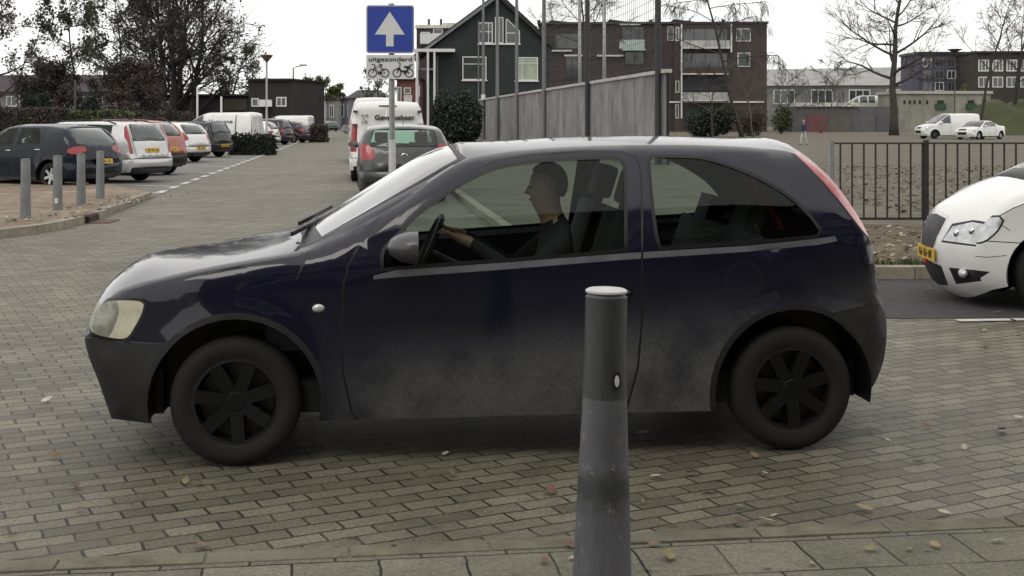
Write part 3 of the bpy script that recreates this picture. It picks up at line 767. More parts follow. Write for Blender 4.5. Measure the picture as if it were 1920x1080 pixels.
# far side of the crossing street on the right: kerb, leaf strewn verge, open ground behind the railings
slab('verge', [(.8, 12.55), (40, 12.55), (40, 17.6), (RE(17.6)+.16, 17.6), (RE(15)+.5, 13.8)], -.1, .11, M_mud)
slab('lawn', [(RE(17.6)+.16, 17.6), (90, 17.6), (150, 420), (RE(420)+.16, 420)], -.1, .10, M_lawn)
kb = MB(); x = .9
while x < 14:
    kb.box(x+.004, 12.38, -.05, x+.996, 12.54, .115+.006*rk.random()); x += 1.0
struct(kb.build('far_kerb', M_kerbfar, bevel=.008))
kb = MB(); y = 16.0
while y < 190:
    d = STREET; x = RE(y); Mk = Matrix.Translation((x, y, 0)) @ Matrix.Rotation(math.atan2(-.122, 1)*-1, 4, 'Z')
    kb.box(0, .005, -.05, .15, .995, .11, 0, Mk); y += 1.0*d.y
struct(kb.build('street_kerb', M_kerbfar))
# asphalt bay of the white car on the right
M_asph = mat('asphalt', (.045, .043, .042), .92, var=.35, scale=9, bump=.6, bscale=120)
xa, ya = gp(1690, 604); xb, yb = gp(1935, 596)
sheet('parking_bay', [(xa-.5, ya+.15), (9, ya+.35), (9, 12.37), (xa-.35, 12.37)], .004, M_asph)
ln = MB(); ln.beam((gp(1795, 603)[0], gp(1795, 603)[1], .0095), (7.4, gp(1795, 603)[1]+.42, .0095), .09, .004); struct(ln.build('bay_marking', M_['lane']))

# left island with posts, kerb round its corner
def LE(y): return gp(270, 375)[0]-.118*(y-gp(270, 375)[1])      # left edge of the carriageway
isl = [gp(-260, 470), gp(-120, 459), gp(0, 447), gp(70, 438), gp(130, 427), gp(180, 413), gp(222, 397), gp(262, 380), gp(285, 371)]
kin = [(x+(-.10), y+.13) for x, y in isl]
isl_in = [(x-.05, y+.14) for x, y in isl]
island_back = [gp(215, 356), gp(0, 345), gp(-260, 338)]
slab('traffic_island', isl_in+island_back, -.05, .105, M_island)
kb = MB()
def polyblocks(mb, pts, w, h0, h1, step, gap=.008):
    """kerb stones laid along a line"""
    P = [Vector((*p, 0)) for p in pts]; seg = []
    for a, b in zip(P[:-1], P[1:]):
        n = max(1, round((b-a).length/step)); seg += [(a.lerp(b, i/n), a.lerp(b, (i+1)/n)) for i in range(n)]
    for a, b in seg:
        t = (b-a).normalized(); n = Vector((-t.y, t.x, 0))
        q = [a+t*gap, b-t*gap, b-t*gap+n*w, a+t*gap+n*w]; hh = h1+rk.uniform(-.006, .006)
        mb.add([(v.x, v.y, h0) for v in q]+[(v.x, v.y, hh) for v in q], [(4, 5, 6, 7), (0, 1, 5, 4), (1, 2, 6, 5), (2, 3, 7, 6), (3, 0, 4, 7)])
polyblocks(kb, isl, .15, -.05, .115, .8)
struct(kb.build('island_kerb', M_kerbfar))
# a red brick gutter inlet in the island kerb
gx, gy = gp(172, 416)
b = MB(); ga = math.atan2(gp(180, 413)[1]-gp(130, 427)[1], gp(180, 413)[0]-gp(130, 427)[0])
Mg = Matrix.Translation((gx, gy, 0)) @ Matrix.Rotation(ga, 4, 'Z')
b.box(-.30, -.34, .003, .30, -.03, .014, 0, Mg); b.box(-.26, -.045, .012, .26, .02, .095, 1, Mg); b.box(-.30, -.03, .095, .30, .15, .128, 0, Mg)
gi = b.build('gutter_inlet', [mat('inlet_brick', (.12, .075, .06), .9, var=.3), mat('inlet_iron', (.03, .025, .025), .7)]); tag(gi, 'dark iron gutter inlet set in the kerb of the bollard island', 'gutter inlet')
# parking bays: paving, dashed edge, bay lines
far = 150
sheet('parking_area', [(LE(24.7), 24.7), (LE(far), far), (LE(far)-16, far+6), (LE(24.7)-20, 36), (-16.5, 26.5)], .004, M_bay)
b = MB(); y = 24.9
while y < 140:
    b.beam((LE(y)-.08, y, .0095), (LE(y+1.0)-.08, y+1.0, .0095), .16, .004); y += 1.9
struct(b.build('edge_marking', M_['lane']))
ROW_A = R(-24)
hx, hy = -math.cos(ROW_A), -math.sin(ROW_A)
b = MB()
for (px, py) in [(300, 362), (335, 350.5), (405, 325), (436, 313), (470, 301)]:
    x, y = gp(px, py); b.beam((x, y, .0095), (x+hx*5, y+hy*5, .0095), .11, .004)
struct(b.build('bay_lines', M_['lane']))
# the low far end of the street: planted strip behind the parked cars
slab('planted_strip', [(-17.5, 29.5), (-24, 48), (-30, 100), (-60, 100), (-60, 20), (-22, 22)], -.1, .12, M_mud)
# ------------------------------------------------------------------ parked vehicles
def std(L, Hc, kind='hatch', cowl=(1.05, .95), nose=.14, belt=.93):
    f = [(.10, .22, .10), (.03, .35, nose), (0, .5, nose*1.2), (.03, .62, nose*1.15), (.13, .72, nose*.9), (.36, .80, .07), (.74, .88, .045)]
    cx, cz = cowl
    if kind in ('van', 'bigvan'):
        f = [(.10, .25, .10), (.03, .40, nose), (0, .56, nose*1.2), (.03, .74, nose*1.15), (.12, .88, nose*.8), (.36, 1.0, .07), (cx-.28, cz-.08, .05)]
    top = Hc-.045
    wt = cx+(Hc-cz)*1.55
    f += [(cx, cz, .08), (cx+(wt-cx)*.36, cz+(top-cz)*.42, .10), (cx+(wt-cx)*.72, cz+(top-cz)*.78, .09), (wt, top-.02, .06), (wt+.35, top, .045)]
    if kind == 'hatch': r = [(L-1.25, top+.005, .045), (L-.8, top-.02, .045), (L-.45, top-.075, .05), (L-.28, Hc-.27, .08), (L-.15, belt+.06, .09), (L-.08, .85, .09), (L-.04, .70, .09), (L, .60, .11), (L, .42, .11), (L-.06, .27, .09)]
    if kind == 'wagon': r = [(L-1.5, top+.01, .045), (L-.9, top, .045), (L-.34, top-.03, .045), (L-.22, Hc-.25, .06), (L-.12, belt+.05, .07), (L-.08, .83, .07), (L-.05, .68, .08), (L, .58, .10), (L, .42, .10), (L-.06, .27, .09)]
    if kind == 'sedan': r = [(wt+.8, top, .045), (L-1.75, top-.05, .05), (L-1.45, top-.13, .06), (L-1.1, Hc-.33, .07), (L-.78, belt+.08, .06), (L-.22, belt+.06, .05), (L-.08, belt-.03, .07), (L-.03, .62, .10), (L, .42, .10), (L-.06, .27, .09)]
    if kind in ('van', 'bigvan'): r = [(L-1.8, top+.01, .04), (L-.9, top+.01, .04), (L-.14, top-.015, .03), (L-.09, Hc-.45, .03), (L-.05, Hc*.55, .03), (L-.04, .85, .03), (L-.03, .70, .03), (L, .58, .05), (L, .42, .05), (L-.04, .30, .05)]
    return f+r

def rear_pose(px, py, L, rz, hw, corner=-1, z=0):
    """place a car by the ground point below its rear corner (corner -1: its left, +1: its right, 0: middle)"""
    x, y = gp(px, py, z); v = Matrix.Rotation(rz, 3, 'Z') @ Vector((L-.05, corner*hw*.95, 0)); return (x-v.x, y-v.y, z)

def simple_car(name, label, cat, paint, L, Hc, kind, loc, rz, hw=.84, group=None, spans=None, cowl=(1.05, .95), belt0=.93, beltk=.03, wx=None, r=.30,
               rim='alloy', tails='corner', glass='glass', rearglass=None, plate=(.78, 1), bumper=None, panel=None, nose=.14, rails=False, sh=None, inside=True, rear_v=.74, kr=None, seed=1, extra_side=(), extra_top=(), tum=None, spokes=5, tailmat='red', handles=None, headlamp=True, mirrors=True, seatrow=True, pf=.13):
    root = thing(name, label, cat, loc, rz, group)
    sh = sh or std(L, Hc, kind, cowl, nose, belt0)
    belt = lambda x: belt0+beltk*(np.asarray(x)-1)
    wx = wx or (.80, L-.72); ar = r+.075
    tum = tum if tum is not None else (.16 if kind in ('van', 'bigvan') else .38)
    car = Car(sh, hw, belt, [(wx[0], r, ar), (wx[1], r, ar)], .21, step=.06, grid=.12, xr=L-.7, tum=tum, pf=pf, pr=.05 if kind in ('van', 'bigvan') else .09, rsh=.05)
    bump = bumper or paint; big = kind in ('van', 'bigvan')
    side = list(extra_side)
    kr = kr or (14.15, 15.85)
    for w in auto_windows(car, 7, 14.2, spans):
        side.append(('side_window', w, glass)); side.append((None, offset_poly(w, .02), 'trim'))
    if headlamp: side.append(('headlight', [(-.3, .60), (.20, .60), (.40, .74), (.38, .79), (-.3, .78)] if not big else [(-.3, .72), (.22, .72), (.42, .92), (.4, .98), (-.3, .96)], 'lens_white'))
    if tails == 'corner': side.append(('tail_light', [(L-.24, .83), (L-.20, .91), (L-.12, .945), (L+.2, .945), (L+.2, .79), (L-.12, .79)], tailmat))
    if tails == 'column': side.append(('tail_light', [(L-.30, Hc-.12), (L+.3, Hc-.12), (L+.3, .72), (L-.06, .72), (L-.10, .98), (L-.20, 1.12), (L-.27, Hc-.2)], tailmat))
    if tails == 'vancol': side.append(('tail_light', [(L-.16, 1.45), (L+.3, 1.45), (L+.3, .75), (L-.13, .75)], tailmat))
    if tails == 'high': side.append(('tail_light', [(L-.34, 1.04), (L-.26, 1.09), (L+.3, 1.09), (L+.3, .80), (L-.16, .80), (L-.22, .90)], tailmat))
    xm = [s for s in spans]
    for xa, xb, la, lb in xm[:2]:
        side.append((None, strip_poly([(xb+.05+lb, min(car.roofz(xb+lb+.05, 7, 14.2)-.03, Hc)), (xb+.05, float(belt(xb))), (xb+.03, .6), (xb-.05, .3)], .014), 'trim'))
    side.append((None, strip_poly([(.42, .80), (.8, .865), (1.0, .90)], .01) if not big else strip_poly([(.4, .98), (.7, 1.06)], .01), 'trim'))
    if bumper: side += [('front_bumper', [(-.3, 0), (.42, 0), (.42, .50), (-.3, .56)], bump), ('rear_bumper', [(L-.42, 0), (L+.3, 0), (L+.3, .60), (L-.42, .56)], bump)]
    else: side += [(None, strip_poly([(-.2, .58), (.42, .56)], .008), 'trim'), (None, strip_poly([(L-.42, .58), (L+.2, .60)], .008), 'trim')]
    side += [(None, [(wx[0]+ar, 0), (wx[1]-ar, 0), (wx[1]-ar, .27), (wx[0]+ar, .27)], 'bumper')]
    top = list(extra_top)
    top += [('windscreen', [(7.15, -.88), (7.05, 0), (7.15, .88), (9.85, .9), (9.85, -.9)], glass, False), (None, [(6.75, -.93), (6.75, .93), (9.97, .95), (9.97, -.95)], 'trim', False)]
    if rearglass:
        top += [('rear_window', [(kr[0], -rear_v), (kr[0], rear_v), (kr[1]-.25, rear_v+.03), (kr[1], rear_v-.08), (kr[1], -rear_v+.08), (kr[1]-.25, -rear_v-.03)], rearglass, False),
                (None, [(kr[0]-.1, -rear_v-.04), (kr[0]-.1, rear_v+.04), (kr[1]+.06, rear_v+.04), (kr[1]+.06, -rear_v-.04)], 'trim', False)]
    zk = lambda z: float(np.interp(-z, -car.P[car.ks >= 14.3][:, 1], car.ks[car.ks >= 14.3]))
    if tails == 'corner': top.append(('tail_light', [(zk(.945), .70), (zk(.945), 1.01), (zk(.79), 1.01), (zk(.80), .78), (zk(.84), .58), (zk(.90), .56)], tailmat, True))
    if tails == 'column': top.append(('tail_light', [(14.2, .93), (14.2, 1.01), (zk(.72), 1.01), (zk(.72), .84), (zk(1.0), .88)], tailmat, True))
    if tails == 'vancol': top.append(('tail_light', [(zk(1.45), .9), (zk(1.45), 1.01), (zk(.75), 1.01), (zk(.75), .9)], tailmat, True))
    if tails == 'high': top.append(('tail_light', [(zk(1.09), .90), (zk(1.09), 1.01), (zk(.80), 1.01), (zk(.80), .80), (zk(.86), .70), (zk(.96), .74)], tailmat, True))
    if headlamp: top.append(('headlight', [(3.1, .56), (3.1, 1.01), (5.0, 1.01), (4.6, .74), (4.0, .54)], 'lens_white', True))
    if headlamp: top.append(('grille', [(1.3, -.5), (1.3, .5), (2.3, .55), (2.3, -.55)], 'trim', False))
    if headlamp: top.append(('upper_grille', [(2.9, -.42), (2.9, .42), (3.7, .46), (3.7, -.46)], 'trim', False))
    if bumper: top += [('front_bumper', [(-.1, -1.01), (-.1, 1.01), (2.5, 1.01), (2.5, -1.01)], bump, False), ('rear_bumper', [(zk(.60), -1.01), (zk(.60), 1.01), (21.2, 1.01), (21.2, -1.01)], bump, False)]
    else: top.append((None, [(zk(.605), -1.01), (zk(.605), 1.01), (zk(.59), 1.01), (zk(.59), -1.01)], 'trim', False))
    top.append((None, [(20.2, -1.01), (20.2, 1.01), (21.2, 1.01), (21.2, -1.01)], 'bumper', False))
    # tailgate joint
    if kind in ('hatch', 'wagon'):
        for sgn in (-1, 1): top.append((None, [(14.1, sgn*.845), (14.1, sgn*.855), (zk(.62), sgn*.80), (zk(.62), sgn*.79)], 'trim', False))
    if big: top.append((None, [(14.2, -.006), (14.2, .006), (zk(.6), .006), (zk(.6), -.006)], 'trim', False))
    build_car(car, root, paint, side, top, M_)
    for cx in wx:
        for sg in (-1, 1): wheel_parts(root, cx, sg*(hw-.035-.1), r, .19, sg, rim, spokes)
    under_parts(root, car, .20)
    if inside: interior_parts(root, L, hw, belt0+.03, cowl[0]+.1, (L-.45) if not big else cowl[0]+1.4, Hc, seats=seatrow)
    if mirrors:
        for sg in (-1, 1): mirror_part(root, cowl[0]+.28, sg*float(car.base([cowl[0]+.28], [belt0+.06])[0]), belt0+.08, sg, paint if paint in ('white', 'silver') else 'plastic', 1.0 if not big else 1.25)
    if plate:
        zp, tilt = plate[0], 0
        i = int(np.argmin(np.abs(car.ks-zk(zp)))); nb = car.n[i]; px_ = car.P[i, 0]+nb[0]*(car.b[i]+.012)
        plate_part(root, px_, zp, 1, math.atan2(-nb[1], nb[0]), .5, .11, seed)
    if handles:
        for hxx in handles:
            for sg in (-1, 1):
                z = float(belt(hxx))-.10; yv = float(car.yy([(hxx, z)])[0]); b = MB()
                b.tube([(hxx-.08, sg*(yv+.002), z), (hxx-.055, sg*(yv+.028), z), (hxx+.055, sg*(yv+.028), z), (hxx+.08, sg*(yv+.002), z)], .014, 6); b.build('door_handle', M_['chrome' if paint in ('darkblue',) else 'plastic'], root, smooth=True)
    if rails:
        for sg in (-1, 1):
            b = MB(); pts = []
            for t in np.linspace(0, 1, 9):
                x = cowl[0]+.95+(L-.55-cowl[0]-.95)*t; pts.append((x, sg*(float(car.base([x], [Hc-.1])[0])-.02), car.roofz(x, 7, 14.4)+.07-.07*(abs(2*t-1)**6)))
            b.tube(pts, .018, 6); b.build('roof_rail', M_['trim'], root, smooth=True)
    root['_'] = 0; del root['_']
    return root, car

LEFT = 'cars parked at an angle along the left of the street'
A1 = R(-24)
# dark blue hatchback nearest on the left
L1 = 3.85
simple_car('hatchback_car', 'dark blue five door hatchback parked behind the grey bollards on the left', 'car', 'darkblue', L1, 1.45, 'hatch', rear_pose(138, 357, L1, A1, .83), A1, .83, LEFT,
           spans=[(1.28, 2.05, 0, .02), (2.17, 2.86, .02, -.10)], rearglass='winglass', plate=(.62, 1), r=.30, handles=[1.95, 2.8], seed=4, rear_v=.8, kr=(14.0, 16.1), rim='alloy', spokes=6)
# silver estate
L2 = 4.65
simple_car('estate_car', 'silver estate car with roof rails and tall red tail lights beside the dark blue hatchback', 'car', 'silver', L2, 1.50, 'wagon', rear_pose(240, 345, L2, A1, .88), A1, .88, LEFT,
           spans=[(1.42, 2.2, 0, 0), (2.32, 3.1, 0, 0), (3.22, 4.05, 0, -.05)], cowl=(1.2, .96), rearglass='winglass', tails='column', plate=(.80, 1), wx=(.92, L2-1.02), rails=True, r=.31, seed=5, belt0=.95, beltk=.01)
L3 = 4.2
simple_car('compact_suv', 'orange red compact car half hidden between the silver estate and the white hatchback', 'car', 'orange', L3, 1.56, 'hatch', rear_pose(280, 331, L3, A1, .87), A1, .87, LEFT,
           spans=[(1.35, 2.2, 0, 0), (2.32, 3.05, 0, -.08)], rearglass='winglass', tails='high', plate=(.72, 1), r=.33, seed=6, rails=True, cowl=(1.15, 1.02), belt0=1.0, bumper='bumper')
L4 = 3.95
simple_car('hatchback_car', 'white hatchback with dark rear window parked between the orange car and a black one', 'car', 'white', L4, 1.48, 'hatch', rear_pose(344, 306, L4, A1, .84), A1, .84, LEFT,
           spans=[(1.28, 2.1, 0, 0), (2.22, 2.95, 0, -.1)], rearglass='winglass', tails='high', plate=(.52, 1), seed=7, rim='steel')
L5 = 3.7
simple_car('city_car', 'small black upright hatchback parked beside the clipped dark hedge', 'car', 'black', L5, 1.50, 'wagon', rear_pose(394, 296, L5, A1, .82), A1, .82, LEFT,
           spans=[(1.2, 2.0, 0, 0), (2.12, 2.9, 0, -.05)], rearglass='winglass', tails='none', plate=(.50, 1), seed=8, rim='steel', cowl=(1.0, .97))
# white van with dark lettering behind the hedge
LV = 4.6; AV = R(-9)
van, vcar = simple_car('delivery_van', 'white panel van with dark lettering on its side behind the clipped hedge', 'van', 'white', LV, 1.92, 'van', rear_pose(472, 284, LV, AV, .92), AV, .92, None,
           spans=[(1.3, 2.0, 0, 0)], cowl=(.95, 1.14), belt0=1.18, beltk=0, tails='none', plate=None, r=.33, rim='steel', glass='glassdark', inside=False, handles=[2.02],
           extra_side=[('rear_lamp', [(LV-.10, 1.5), (LV+.2, 1.5), (LV+.2, .9), (LV-.08, .9)], 'red'), (None, strip_poly([(3.72, .55), (3.72, 1.80)], .05), 'trim'), (None, strip_poly([(2.1, 1.0), (3.7, .98)], .012), 'trim')])
w1, w2 = float(vcar.base([2.9], [1.34])[0]), float(vcar.base([2.9], [1.58])[0])
text_mesh('lettering', 'Versusne', .27, Matrix.Translation((2.95, -(w1+w2)/2-.012, 1.46)) @ Matrix.Rotation(R(90)-math.atan2(w1-w2, .24), 4, 'X'), M_['ink'], van, .004, .004, 1.0, 1.25)
simple_car('city_car', 'small white car parked beyond the lettered van, only its tail showing', 'car', 'white', 3.8, 1.5, 'hatch', rear_pose(508, 277, 3.8, AV, .84), AV, .84, None,
           spans=[(1.28, 2.1, 0, 0), (2.22, 2.9, 0, -.1)], rearglass='winglass', tails='corner', plate=(.8, 1), glass='glassdark', inside=False, rim='steel')
LW = 4.7; AW = R(-8)
simple_car('delivery_van', 'pale unmarked van standing behind the dark purple hatchbacks down the street', 'van', 'white', LW, 1.9, 'van', rear_pose(578, 263, LW, AW, .92), AW, .92, None,
           spans=[(1.3, 2.0, 0, 0)], cowl=(.95, 1.14), belt0=1.18, beltk=0, tails='none', plate=None, r=.33, rim='steel', glass='glassdark', inside=False)
for (lab, px, py, pt, hh, rel, nm) in (('dark purple hatchback parked in front of the pale van down the street', 566, 268, 'maroon', 1.45, -16, 'hatchback_car'), ('purple estate car nosed in behind the dark purple hatchback', 528, 272, 'maroon', 1.62, -20, 'estate_car'),
                           ('dark car at the far end of the row beside the grey bin', 596, 255, 'black', 1.4, -24, 'hatchback_car')):
    simple_car(nm, lab, 'car', pt, 3.95, hh, 'hatch' if nm == 'hatchback_car' else 'wagon', rear_pose(px, py, 3.95, R(rel), .84), R(rel), .84, 'cars parked at the far end of the left row',
           spans=[(1.28, 2.1, 0, 0), (2.22, 2.9, 0, -.1)], rearglass='winglass', tails='corner', plate=None, glass='glassdark', inside=False, rim='alloy')
for (lab, px, py, pt, kd, hh) in (('small white car far off beside the street, first of the distant cars', 607, 244, 'white', 'hatch', 1.45), ('white box van far off at the bend of the street', 634, 243, 'white', 'van', 2.2), ('pale green car far off, tucked behind the white one', 617, 246, 'green', 'hatch', 1.4)):
    nm = 'distant_car' if kd == 'hatch' else 'distant_van'
    simple_car(nm, lab, 'car' if kd == 'hatch' else 'van', pt, 4.0, hh, kd, rear_pose(px, py, 4.0, R(-50), .85), R(-50), .85, 'white vehicles far down the street',
           spans=[(1.3, 2.1, 0, 0), (2.25, 2.95, 0, -.1)] if kd == 'hatch' else [(1.3, 2.0, 0, 0)], rearglass='glassdark', tails='corner', plate=None, glass='glassdark', inside=False, cowl=(1.05, .95) if kd == 'hatch' else (.95, 1.14), belt0=.93 if kd == 'hatch' else 1.18)

# grey hatchback and white van parked along the right side of the street, rears towards us
AR = math.atan2(-.99, .122)
LD = 4.0
corsa, _c = simple_car('hatchback_car', 'grey hatchback seen from behind past the one way sign, clear green tinted rear window', 'car', 'grey', LD, 1.46, 'hatch', rear_pose(758, 381, LD, AR, .85, 0), AR, .85, None,
           spans=[(1.3, 2.1, 0, 0), (2.22, 2.95, 0, -.1)], rearglass='glass_green', glass='glass_green', tails='high', tailmat='red', plate=(.56, 1), seed=9, rear_v=.80, kr=(14.1, 16.0), cowl=(1.1, .98), belt0=.97, rim='steel')
b = MB(); b.tube([(LD-.62, 0, 1.44), (LD-.66, 0, 1.60)], .006, 5); b.build('aerial', M_['trim'], corsa)
b = MB(); b.beam((LD-.15, -.03, 1.01), (LD-.24, .36, 1.10), .012, .02); b.ball((LD-.10, 0, .98), (.03, .045, .025), 6); b.build('rear_wiper', M_['trim'], corsa)
b = MB()      # round emblem with a bar across it under the rear window
Me = Matrix.Translation((LD-.015, 0, .855)) @ Matrix.Rotation(R(90), 4, 'Y') @ Matrix.Rotation(R(90), 4, 'Z')
b.tube([Me @ Vector((.062*math.cos(a), .062*math.sin(a), .012)) for a in np.linspace(0, 2*math.pi, 25)], .009, 6); b.beam(Me @ Vector((-.085, -.012, .012)), Me @ Vector((.085, .012, .012)), .012, .012)
b.build('emblem', M_['chrome'], corsa, smooth=True, autosmooth=40)
for sg in (-1, 1):
    b = MB(); b.ball((LD-.115, sg*.63, .90), (.03, .065, .05), 8); b.build('reversing_lamp', M_['lens_white'], corsa, smooth=True)
LB = 5.0
bigvan, bcar = simple_car('delivery_van', 'tall white panel van seen from behind with dark lettering across its rear doors', 'van', 'white', LB, 2.0, 'bigvan', rear_pose(727, 341, LB, AR, .95, 0), AR, .95, None,
           spans=[(1.3, 2.05, 0, 0)], cowl=(.95, 1.2), belt0=1.2, beltk=0, tails='vancol', plate=(.72, 1), r=.34, rim='steel', glass='glassdark', inside=False, tum=.10, seed=10)
Mt = Matrix.Rotation(R(90), 4, 'Z') @ Matrix.Rotation(R(90), 4, 'X')
xr = LB-.028
text_mesh('lettering', 'Gevelbeheer', .17, Matrix.Translation((xr+.008, .17, 1.60)) @ Matrix.Rotation(R(-3.5), 4, 'Y') @ Mt, M_['ink'], bigvan, .012, .004, 1.0, 1.0)
b = MB()
for (y, z, w, h) in ((-.62, 1.66, .06, .03), (-.52, 1.655, .05, .045), (-.60, 1.56, .03, .03), (-.54, 1.50, .06, .05), (-.63, 1.49, .03, .03)): b.box(LB-.05, y-w/2, z-h/2, LB+.002, y+w/2, z+h/2)
b.build('logo', mat('logo_grey', (.20, .20, .21), .6), bigvan)
b = MB(); b.box(LB-.10, -.22, 1.88, LB-.045, .22, 1.905); b.build('brake_light', M_['trim'], bigvan)
for sg in (-1, 1):
    b = MB()
    for z in (.9, 1.4, 1.75): b.box(LB-.10, sg*.80-.05, z-.03, LB-.02, sg*.80+.05, z+.03)
    b.build('hinges', M_['mirrorgrey'], bigvan)
# second roof beyond it
simple_car('delivery_van', 'white high roof van parked directly ahead of the lettered one, only its roof showing', 'van', 'white', 5.2, 2.35, 'bigvan', rear_pose(703, 305, 5.2, AR, .95, 0), AR, .95, None,
           spans=[(1.3, 2.05, 0, 0)], cowl=(.95, 1.2), belt0=1.2, beltk=0, tails='vancol', plate=None, r=.34, rim='steel', glass='glassdark', inside=False, tum=.10)

# white hatchback nosing in on the right
def white_front():
    L = 3.75; hw = .82; rz = R(-3)
    sh = [(.16, .17, .16), (.09, .23, .20), (.04, .36, .22), (.03, .46, .22), (.045, .58, .21), (.09, .70, .17), (.30, .90, .06), (.68, 1.045, .08),
          (1.00, 1.22, .10), (1.30, 1.38, .09), (1.50, 1.44, .06), (1.85, 1.465, .045)] + std(L, 1.5, 'hatch')[12:]
    loc = (3.74, 10.98, 0)
    lamp = smooth_poly([(-.3, .53), (.02, .55), (.10, .585), (.175, .66), (.215, .735), (.19, .765), (.05, .745), (-.3, .70)], .03, 45)
    fog = [(-.3, .235), (.06, .25), (.13, .325), (-.3, .325)]
    return simple_car('hatchback_car', 'white hatchback nosing in at the right edge, clear headlight and black grille', 'car', 'white', L, 1.5, 'hatch', loc, rz, hw, None, sh=sh,
        spans=[(1.05, 1.85, 0, 0), (1.97, 2.7, 0, -.1)], cowl=(.68, 1.045), belt0=.98, wx=(.63, 3.08), r=.31, headlamp=False, rearglass='glassdark', plate=(.78, 1), rim='alloy', spokes=5, nose=.2, pf=.15,
        extra_side=[('headlight', lamp, 'lens_white'), (None, offset_poly(lamp, .014), 'trim'), ('fog_lamp_recess', fog, 'bumper'), (None, strip_poly([(.50, .93), (.30, .84), (.18, .765)], .007), 'trim'), (None, strip_poly([(.18, .72), (.27, .66)], .006), 'trim'), (None, strip_poly([(-.2, .445), (.10, .44), (.24, .46)], .006), 'trim')],
        extra_top=[('headlight', [(3.50, .50), (3.55, .75), (3.62, 1.01), (5.02, 1.01), (4.85, .85), (4.30, .60)], 'lens_white', True), (None, [(3.38, .47), (3.43, .75), (3.5, 1.01), (5.12, 1.01), (4.97, .84), (4.42, .57)], 'trim', True),
                   ('upper_grille', [(2.95, -.28), (2.9, 0), (2.95, .28), (3.6, .36), (4.55, .40), (4.65, 0), (4.55, -.40), (3.6, -.36)], 'plastic', False),
                   (None, [(2.82, -.30), (2.78, 0), (2.82, .30), (3.6, .40), (4.7, .45), (4.85, 0), (4.7, -.45), (3.6, -.40)], 'silver', False),
                   ('lower_grille', [(1.15, -.40), (1.1, 0), (1.15, .40), (2.0, .46), (2.0, -.46)], 'plastic', False), ('fog_lamp_recess', [(1.2, .60), (1.1, 1.01), (1.75, 1.01), (1.95, .60)], 'bumper', True)])
WF, WFC = white_front()
def front_point(car, k, v):
    """a point on the curved nose at outline position k and half width fraction v"""
    i = int(np.argmin(np.abs(car.ks-k))); bb = car.b[i]*(1-abs(v)**2.3); yh = float(car.yy(car.P[i:i+1])[0])
    return Vector((car.P[i, 0]+car.n[i, 0]*bb, v*yh, car.P[i, 1]+car.n[i, 1]*bb))
for sg in (-1, 1):
    p = front_point(WFC, 1.55, sg*.80); b = MB(); b.ball(p, (.035, .07, .040), 10); b.build('fog_lamp', M_['lens_white'], WF, smooth=True)
    for k, v, rr in ((4.0, .68, .040), (4.22, .88, .040)):
        p = front_point(WFC, k, sg*v)+Vector((.022, -sg*.004, 0)); b = MB(); b.ball(p, (.030, rr, rr), 10); b.build('bulb', M_['chrome'], WF, smooth=True)
plate_part(WF, -.186, .405, -1, 0, .5, .105, 11)
b = MB(); b.box(-.200, -.03, .322, -.175, .06, .350); b.build('sticker', M_['redbright'], WF)

# white van and white saloon standing far off on the right
sv = S(262)
wv_loc = (at(1724, 24.3)[0], at(1724, 24.3)[1], .1)
simple_car('delivery_van', 'white panel van with dark side window parked before the grey concrete building', 'van', 'white', 4.75, 1.94, 'van', wv_loc, R(12), .93, None,
           spans=[(1.3, 2.1, 0, 0)], cowl=(.95, 1.16), belt0=1.18, beltk=0, tails='none', plate=None, r=.33, rim='steel', glass='glassdark', inside=False)
ws_loc = (at(1786, 25)[0], at(1786, 25)[1]-2.2, .1)
simple_car('saloon_car', 'white saloon car parked in front of the white van on the right', 'car', 'white', 4.4, 1.40, 'sedan', ws_loc, R(38), .86, None,
           spans=[(1.3, 2.1, 0, 0), (2.2, 2.95, 0, -.05)], cowl=(1.15, .93), belt0=.92, tails='none', plate=None, glass='glassdark', inside=False, kr=(14.1, 15.7), rearglass='glassdark')
# ------------------------------------------------------------------ buildings and large structures
def window(parent, x0, x1, z0, z1, y, mframe='whitepaint', bars=(), hbars=(), fr=.09, name='window', pane='winglass', sill=False, axis='x', sgn=-1, depth=.06):
    """frame + pane on a wall face; the face looks towards sgn along local y (axis x) or along local x (axis y)"""
    def T(a, o, z): return (a, y+sgn*o, z) if axis == 'x' else (y+sgn*o, a, z)
    def bx(mb, a0, a1, o0, o1, c0, c1, mi=0):
        p = T(a0, o0, c0); q = T(a1, o1, c1); mb.box(min(p[0], q[0]), min(p[1], q[1]), c0, max(p[0], q[0]), max(p[1], q[1]), c1, mi)
    b = MB()
    bx(b, x0, x1, .004, depth, z0, z0+fr); bx(b, x0, x1, .004, depth, z1-fr, z1); bx(b, x0, x0+fr, .004, depth, z0+fr, z1-fr); bx(b, x1-fr, x1, .004, depth, z0+fr, z1-fr)
    for t in bars: xx = x0+(x1-x0)*t; bx(b, xx-fr*.35, xx+fr*.35, .004, depth-.006, z0+fr, z1-fr)
    for t in hbars: zc = z0+(z1-z0)*t; bx(b, x0+fr, x1-fr, .004, depth-.012, zc-fr*.35, zc+fr*.35)
    o = b.build(name, M_[mframe] if isinstance(mframe, str) else mframe, parent)
    q = MB(); bx(q, x0+fr*.5, x1-fr*.5, .004, .018, z0+fr*.5, z1-fr*.5); q.build('pane', M_[pane] if isinstance(pane, str) else pane, o)
    if sill:
        q = MB(); bx(q, x0-.08, x1+.08, .004, .16, z0-.10, z0-.006); q.build('sill', M_['whitepaint'], o)
    return o

